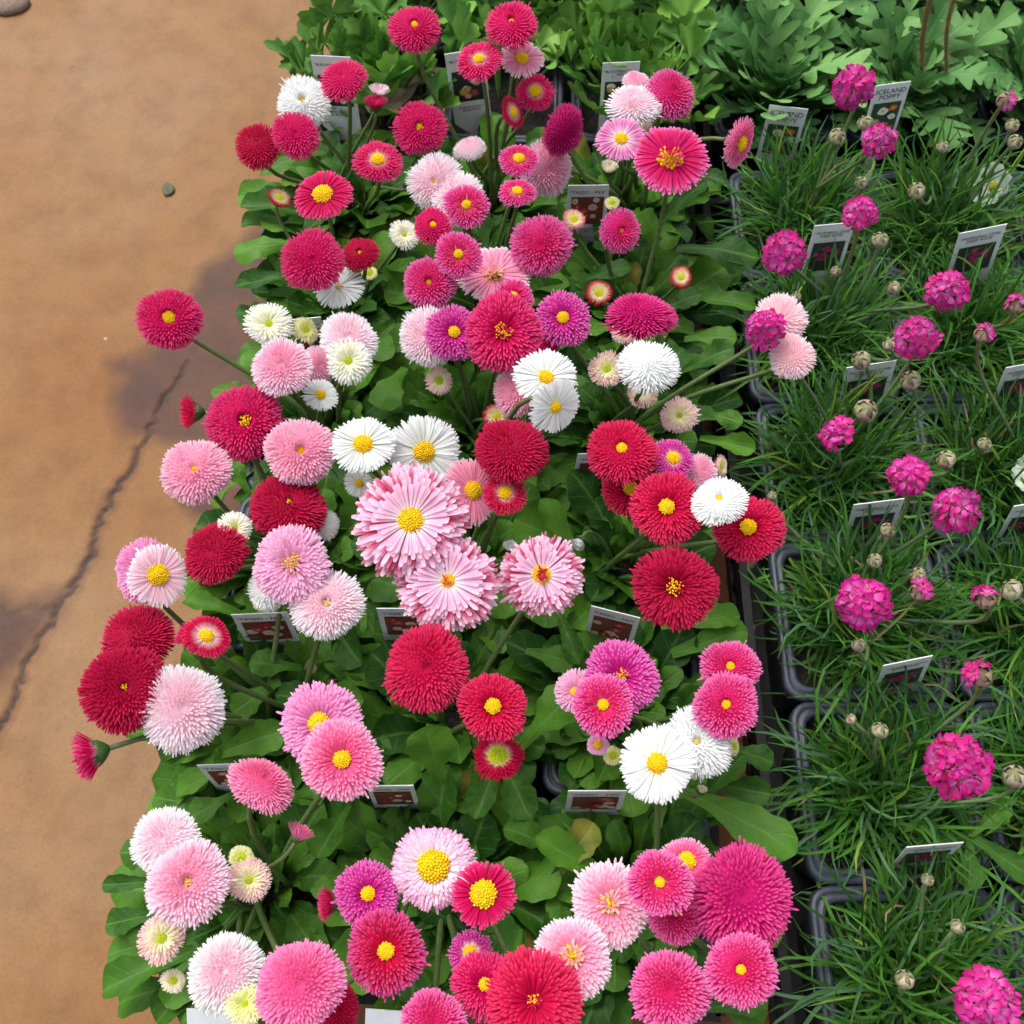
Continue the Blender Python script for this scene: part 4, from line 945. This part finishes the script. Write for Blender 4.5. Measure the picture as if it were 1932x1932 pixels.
def picture(kind, W, Hh, r):
    """flat print: a few loose blossoms on a dark ground; x right, y up, z out of the tag"""
    ps = []; z = .0004; V = np.array([[-W / 2, -Hh / 2, z], [W / 2, -Hh / 2, z], [W / 2, Hh / 2, z], [-W / 2, Hh / 2, z]])
    bg = {'daisy': (.16, .035, .035), 'poppy': (.03, .075, .05), 'thrift': (.03, .045, .035), 'ran': (.02, .025, .03)}[kind]
    ps.append((V, np.array([[0, 1, 2, 3]]), np.array(bg))); cnt = 0
    def b(cx, cy, rx, ry, col, rough=.1):
        nonlocal cnt; cnt += 1
        rx_, ry_ = min(rx, .5 * W - abs(cx) - .0002), min(ry, .5 * Hh - abs(cy) - .0002)
        if rx_ > .0006 and ry_ > .0006: ps.append(blob(cx, cy, rx_ * .95, ry_ * .95, z + .00003 * cnt, col, r, 14, rough * .5))
    if kind == 'daisy':
        for q in range(9):
            cx, cy = (r.random() - .5) * W * .8, (r.random() - .5) * Hh * .8; rr = W * r.uniform(.10, .17)
            col = [(.34, .02, .03), (.55, .42, .40), (.40, .05, .08), (.62, .55, .48)][q % 4]; b(cx, cy, rr, rr * .9, col); b(cx, cy, rr * .3, rr * .28, (.6, .35, .05))
    elif kind == 'poppy':
        for cx, cy, rr, col in ((-.1, .22, .2, (.75, .74, .62)), (.25, .30, .16, (.55, .15, .02)), (.28, .02, .16, (.74, .74, .66)), (-.28, -.1, .14, (.45, .42, .12)), (.05, -.28, .2, (.6, .17, .02)), (.05, .36, .1, (.12, .02, .03))):
            b(cx * W, cy * Hh, rr * W, rr * W * .75, col, .2); b(cx * W, cy * Hh, rr * W * .3, rr * W * .25, (.6, .5, .08))
    elif kind == 'thrift':
        for q in range(26):
            a, d = r.uniform(0, 6.28), math.sqrt(r.random()) * .3
            b(d * W * math.cos(a) * 1.25, Hh * .12 + d * W * math.sin(a) * .8, W * .075, W * .06, (.42 * r.uniform(.7, 1.2), .03, .15), .2)
        b(0, -Hh * .32, W * .02, Hh * .15, (.08, .16, .06))
    else:
        for q in range(7):
            cx, cy = (r.random() - .5) * W * .7, (r.random() - .5) * Hh * .7; rr = W * r.uniform(.11, .16)
            b(cx, cy, rr, rr * .85, [(.6, .22, .2), (.62, .62, .58), (.5, .3, .05), (.35, .04, .05)][q % 4], .15); b(cx, cy, rr * .45, rr * .4, [(.7, .4, .35), (.7, .7, .66), (.6, .4, .1), (.45, .08, .08)][q % 4])
    return merge(ps)
KINDS = {'daisy': ("'TASSO - MIX'", 'ENGLISH\nDAISY', .0052), 'ran': ("'BLOOMINGDALE\nMIX'", 'RANUNCULUS\nIN BLOOM', .0046), 'poppy': ('ICELAND\nPOPPY', '', .0064), 'thrift': ("'MORNING STAR\nDEEP ROSE'", 'THRIFT', .0050)}
TXT = {}
for kd, (a, b_, s) in KINDS.items(): TXT[kd] = (text_mesh(a, s), text_mesh(b_, .0042) if b_ else None)
TXT['pot'] = (text_mesh('4" POT', .0056), None)
def make_tag(kind, L, Rt, z, lean, label, roll=0.0, height=.060, back=False):
    A, B_ = at(*L, z)[0], at(*Rt, z)[0]; c = (A + B_) / 2; d = B_ - A; w = np.linalg.norm(d)
    yaw = math.atan2(d[1], d[0])
    # local frame: x along the top edge, y up the tag, z out of the printed face (towards the viewer side)
    M = Matrix.Translation(Vector(c)) @ Matrix.Rotation(yaw, 4, 'Z') @ Matrix.Rotation(math.pi / 2 - math.radians(lean), 4, 'X') @ Matrix.Rotation(math.radians(roll), 4, 'Z')
    e = bpy.data.objects.new('plant_tag', None); COL.objects.link(e); e.matrix_world = M; e.empty_display_size = .01; tag(e, label, 'tag', 'plant tags standing in the pots')
    # panel hangs below the top edge and tapers into a stake
    hw = w / 2; t = .0004; out = [(-hw, 0), (hw, 0), (hw, -height), (hw * .28, -height - .010), (hw * .18, -height - .035), (0, -height - .050), (-hw * .18, -height - .035), (-hw * .28, -height - .010), (-hw, -height)][::-1]
    n = len(out); V = np.array([(x, y, -t) for x, y in out] + [(x, y, t * .5) for x, y in out]); k = np.arange(n); k2 = (k + 1) % n
    F = [np.array([list(range(n))[::-1]]), np.array([list(range(n, 2 * n))]), np.stack([k, k2, n + k2, n + k], 1)]
    obj('panel', mesh_np('panel', V, F, M_tag, smooth=False), e)
    if back: 
        obj('lettering', TXT['pot'][0], e, M=Matrix.Translation((0, -.012, .00045)) @ Matrix.Rotation(math.pi, 4, 'Z')); return e
    r = np.random.default_rng(abs(hash(L)) % 9999)
    a, b_ = TXT[kind]; two = '\n' in KINDS[kind][0]
    tw = max(v.co.x for v in a.vertices) - min(v.co.x for v in a.vertices); s = min(1.25, .84 * w / tw)
    obj('lettering', a, e, M=Matrix.Translation((0, -.0085 if two else -.0065, .0005)) @ Matrix.Scale(s, 4))
    top = .0155 if two else .0105; ph = .026
    V, F, C = picture(kind, w * .80, ph, r); V = V + np.array([0, -top - ph / 2, 0]); obj('picture_print', mesh_np('picture_print', V, F, M_print, C, False), e)
    if b_: obj('lettering', b_, e, M=Matrix.Translation((0, -top - ph - .0065, .0005)) @ Matrix.Scale(min(1.2, .7 * w / .03), 4))
    return e
TAGS = [('ran', (585,103), (661,109), .165, 10, 'white tag with black lettering behind the white pompon and red pompon beside the paving', 2),
 ('ran', (838,100), (912,94), .165, 10, 'white tag with fine print beside the bare soil pot', 4), ('ran', (1137,119), (1208,116), .165, 10, 'white tag showing a dark flower picture behind the blush white pompon', 0),
 ('daisy', (1072,350), (1150,349), .150, 6, 'white tag standing behind the small magenta pompon with a curved stem', 0), ('daisy', (553,603), (605,598), .14, 6, 'white tag nearly hidden behind the cream half-open flower', 0),
 ('daisy', (1090,858), (1170,852), .135, 6, 'white tag peeping out between two crimson pompons and leaves', -4), ('daisy', (436,1160), (542,1155), .15, 6, 'white tag behind the blush pompon, beside the red white-ringed flower', 0),
 ('daisy', (710,1148), (815,1148), .15, 6, 'white tag tucked under the striped pink double flowers', 0), ('daisy', (1115,1143), (1208,1166), .15, 6, 'white tag turned slightly, between the striped flower and dark crimson flower', 0),
 ('daisy', (371,1444), (475,1440), .15, 6, 'white tag overlapped by the pointed pink pompon near the paving', 0), ('daisy', (690,1483), (780,1482), .145, 6, 'white tag showing under the pink flower with yellow centre', 0),
 ('daisy', (1072,1492), (1183,1492), .15, 6, 'white tag in full view among leaves below the white open daisy', 0),
 ('poppy', (1652,162), (1719,153), .16, 10, 'white tag with orange and white poppy picture behind the magenta thrift globe', 0), ('poppy', (1452,198), (1525,206), .14, 10, 'white tag half sunk in grey-green poppy leaves, sloping to one side', 0),
 ('poppy', (1398,-8), (1468,-4), .125, 10, 'white tag among ranunculus leaves, only its lettering clear of foliage', 0), ('poppy', (1625,-32), (1695,-34), .135, 10, 'white tag with poppy picture standing deep among the poppy leaves', 0), ('poppy', (1908,-30), (1975,-32), .135, 10, 'white tag beside the poppy leaves farthest from the daisies', 0),
 ('thrift', (1537,426), (1614,419), .165, 10, 'white tag with pink globe picture beside the thrift globe and daisy leaves', 0), ('thrift', (1812,436), (1898,427), .16, 6, 'white tag leaning in thrift blades, second column from the daisies', 8), ('thrift', (1598,690), (1690,684), .15, 6, 'white tag low in the grass behind two round papery buds', 8),
 ('thrift', (1900,690), (1985,682), .15, 6, 'white tag leaning beside the small half-opened thrift head', 8), ('thrift', (1612,949), (1705,944), .15, 6, 'white tag under the long leaning thrift stem', 8), ('thrift', (1915,952), (2000,944), .15, 6, 'white tag beside the large thrift globe, second column from the daisies', 8),
 ('thrift', (1668,1253), (1758,1240), .15, 6, 'white tag tilted in the pot of the largest solitary thrift globe', 10), ('thrift', (1712,1597), (1816,1591), .15, 6, 'white tag lying low in the grass beside a broad-leaved weed', 8)]
for kd, L, R_, z, lean, lab, roll in TAGS: make_tag(kd, L, R_, z, lean, lab, roll, .046 if kd == 'poppy' else .060)
make_tag('daisy', (352, 1903), (470, 1905), .112, 55, 'white tag lying flat against the pot rim under the white pompon', 0, .030, True)
make_tag('daisy', (690, 1903), (800, 1911), .115, 58, 'white tag seen edge-on below the crimson and magenta flower', 0, .030, True)

# ------------------------------------------------------------------ loose things
def ruffled(P, n_or, R, npet, seed, col, col2, name, label, cat, group):
    r = np.random.default_rng(seed); B = basis(n_or); e = empty(name, P, label, cat, group)
    for q in range(npet):
        a0 = q * 2 * math.pi / npet + r.normal(0, .1); V = []
        nu, nv = 7, 13
        for i in range(nu):
            s = i / (nu - 1)
            for j in range(nv):
                t = (j / (nv - 1) - .5) * 2; a = a0 + t * .95 * (.55 + .45 * s); rr = R * s * (1 - .12 * t * t)
                z = R * (.50 * s * s * (1 if q % 2 else .7) + .13 * s * s * math.sin(8 * t + q * 2 + 3 * s) + .05 * s ** 3 * math.sin(23 * t + q) + .015 * q)
                V.append((rr * math.cos(a), rr * math.sin(a), z))
        ii = np.arange(nu * nv).reshape(nu, nv); F = np.stack([ii[:-1, :-1], ii[1:, :-1], ii[1:, 1:], ii[:-1, 1:]], -1).reshape(-1, 4)
        V = np.array(V); C = np.broadcast_to(col, (len(V), 3)); obj('petal', mesh_np('petal', V @ B.T, F, M_petal, C), e)
    V, F, C = disc_mesh(R * .22, .05 * R, R * .15, col2, col2 * .9, r, 50); obj('flower_centre', mesh_np('flower_centre', V @ B.T, F, M_disc, C), e)
    g = np.array([SX0 := P[0], P[1], SOIL_Z]); S = stem_to(np.array([P[0] - .005, P[1] + .005, SOIL_Z]), np.array(P) - B[:, 2] * .002, B[:, 2], .001)
    Vt, Ft = tube(S - np.array(P), np.full(len(S), .0013), 6); obj('stem', mesh_np('stem', Vt, Ft, M_green, np.broadcast_to(np.array([.09, .16, .05]), (len(Vt), 3))), e)
IV = np.array([.72, .80, .68])
P, d = at(1876, 352, .120); ruffled(Vector(P), flower_normal(P, (160, 35)), 40 * mpp(d), 6, 5, IV, np.array([.55, .55, .08]), 'white_poppy_flower', 'ruffled white poppy bloom half hidden in thrift blades near the poppies', 'flower', 'white blooms in the thrift')
P, d = at(1962, 893, .13); ruffled(Vector(P), flower_normal(P, (160, 25)), 42 * mpp(d), 6, 6, IV, np.array([.55, .55, .08]), 'white_poppy_flower', 'ruffled white bloom beside the thrift tag and large globe', 'flower', 'white blooms in the thrift')
# hairy poppy stems rising at the back
for q, (b, t) in enumerate((((1728, 175), (1770, -40)), ((1775, 165), (1815, -40)))):
    B0, T0 = at(*b, .10)[0], at(*t, .26)[0]; S = bez(B0, B0 + np.array([0, 0, .03]), T0 - np.array([0, 0, .05]), T0, 14); r = np.random.default_rng(40 + q)
    Vt, Ft = tube(S - B0, np.full(14, .0019 - .0004 * q), 8); pe = min(POPE.values(), key=lambda o: (o.location.xy - Vector(B0).xy).length); e = obj('flower_stem', mesh_np('flower_stem', Vt, Ft, M_green, np.broadcast_to(np.array([.20, .17, .06]), (len(Vt), 3))), pe, Vector(B0) - pe.location); e['label'] = 'hairy brown flower stem'
    Vb, Fb, Cb = ovoid(.006, 1.35, r, 12, [np.array([.10, .12, .05]), np.array([.14, .16, .06]), np.array([.12, .11, .05])]); obj('bud', mesh_np('bud', Vb, Fb, M_paper, Cb), e, Vector(T0 - B0 + np.array([0, 0, .006])))
    n = 500; i = r.integers(0, 13, n); f = r.random(n)[:, None]; p = S[i] * (1 - f) + S[i + 1] * f - B0; d = r.normal(0, 1, (n, 3)); d /= np.linalg.norm(d, axis=1)[:, None]; s = np.cross(d, r.normal(0, 1, (n, 3))); s /= np.linalg.norm(s, axis=1)[:, None]
    V = np.stack([p - s * .00018, p + s * .00018, p + d * r.uniform(.004, .0075, n)[:, None]], 1).reshape(-1, 3); o = obj('stem_hairs', mesh_np('stem_hairs', V, np.arange(n * 3).reshape(-1, 3), M_green, np.broadcast_to(np.array([.26, .21, .10]), (len(V), 3))), e); o['kind'] = 'stuff'
# dead leaves, weed, chips
def sheet_leaf(name, bpx, tpx, zb, zt, wx, label, cat, mat=M_leaf_dead, k=2):
    b, t = at(*bpx, zb)[0], at(*tpx, zt)[0]; v = t - b; L = np.linalg.norm(v); V, F, UV, ch = LEAF[k][:4]
    me = mesh_np(name, V, F, mat, uv=UV); el = math.atan2(v[2], math.hypot(v[0], v[1])) - math.atan2(ch[1], ch[0])
    o = obj(name, me, M=leaf_matrix(Vector(b), math.atan2(v[1], v[0]), el, L / math.hypot(*ch), .2, wx)); tag(o, label, cat); return o
sheet_leaf('dead_leaf', (860, 140), (690, 205), .10, .105, 1.6, 'tan dead leaf curled over the soil of the sparse ranunculus pot', 'leaf')
sheet_leaf('dead_leaf', (610, 90), (560, 45), .09, .11, 1.5, 'pale dry leaf at the ranunculus edge beside the paving', 'leaf')
sheet_leaf('dead_leaf', (690, 1260), (575, 1280), .09, .10, 1.3, 'brown withered leaf under the daisies between crimson and lilac flowers', 'leaf')
w = empty('weed', Vector(at(1790, 1590, SOIL_Z)[0]), 'small broad-leaved weed growing in a thrift pot by the tag', 'weed')
for q, (dx, dy, s) in enumerate(((-60, 10, .034), (-20, -55, .040), (40, -30, .03), (70, 60, .045), (-10, 40, .03))):
    az = math.atan2(-dy, dx); obj('leaf', LEAF_ME[(0, 5, 10)[q % 3]], w, M=leaf_matrix(Vector((0, 0, .03)), az, .3, s, 0, 1.15))
Vt, Ft = tube(np.array([[0, 0, 0], [.002, 0, .015], [0, 0, .032]]), [.0012, .001, .0009], 6); obj('stem', mesh_np('stem', Vt, Ft, M_green, np.broadcast_to(np.array([.07, .16, .04]), (len(Vt), 3))), w)
def chip(P, R, flat, seed, col, name, label, cat, group=None, rz=0):
    r = np.random.default_rng(seed); n = 15; V = []
    aa = np.arange(n) / n * 6.2832; prof = 1 + .14 * np.sin(2 * aa + seed) + .09 * np.sin(3 * aa + 2 * seed) + r.normal(0, .035, n)
    for z, s in ((0, .9), (.35, 1.0), (.8, .85), (1.0, .45)):
        for k in range(n):
            a = k / n * 2 * math.pi; V.append((R * s * prof[k] * math.cos(a), R * .75 * s * prof[k] * math.sin(a), z * R * flat * (1 + r.normal(0, .05))))
    ii = np.arange(4 * n).reshape(4, n); k = np.arange(n); k2 = (k + 1) % n
    F = [np.concatenate([np.stack([ii[i][k], ii[i][k2], ii[i + 1][k2], ii[i + 1][k]], 1) for i in range(3)]), np.array([list(ii[3])]), np.array([list(ii[0])[::-1]])]
    o = obj(name, mesh_np(name, np.array(V), F, M_debris, np.broadcast_to(np.array(col), (len(V), 3)), True), loc=Vector(P)); o.rotation_euler = (0, 0, rz); tag(o, label, cat, group)
chip(at(1398, 1192, .001)[0], .011, .35, 1, (.42, .26, .14), 'stone_chip', 'tan stone chip on the paving in the gap between the trays', 'stone', None, .3)
chip(at(1362, 1212, .001)[0], .007, .35, 2, (.40, .27, .16), 'stone_chip', 'smaller tan stone chip beside the larger one between the trays', 'stone', None, 1)
chip(at(1400, 1058, .001)[0], .012, .4, 3, (.55, .42, .32), 'stone_chip', 'pale pinkish stone chip below the red flower at the tray gap', 'stone')
chip(at(20, 8, .0)[0], .022, .35, 4, (.24, .17, .13), 'stone', 'grey-brown rounded stone lying on the bare paving', 'stone')
chip(at(317, 357, .001)[0], .0075, .10, 6, (.12, .12, .07), 'leaf_fragment', 'small grey-green leaf fragment alone on the bare paving', 'leaf', None, 1.5)
for q, (x, y) in enumerate(((630, 160), (62, 372), (650, 385), (200, 640), (375, 1285))):
    chip(at(x, y, 0.0)[0], (.0028, .0022, .0026, .002, .0026)[q], .4, 20 + q, (.50, .40, .30), 'pebble', 'tiny pale pebble loose on the paving', 'pebble', 'pebbles on the paving')
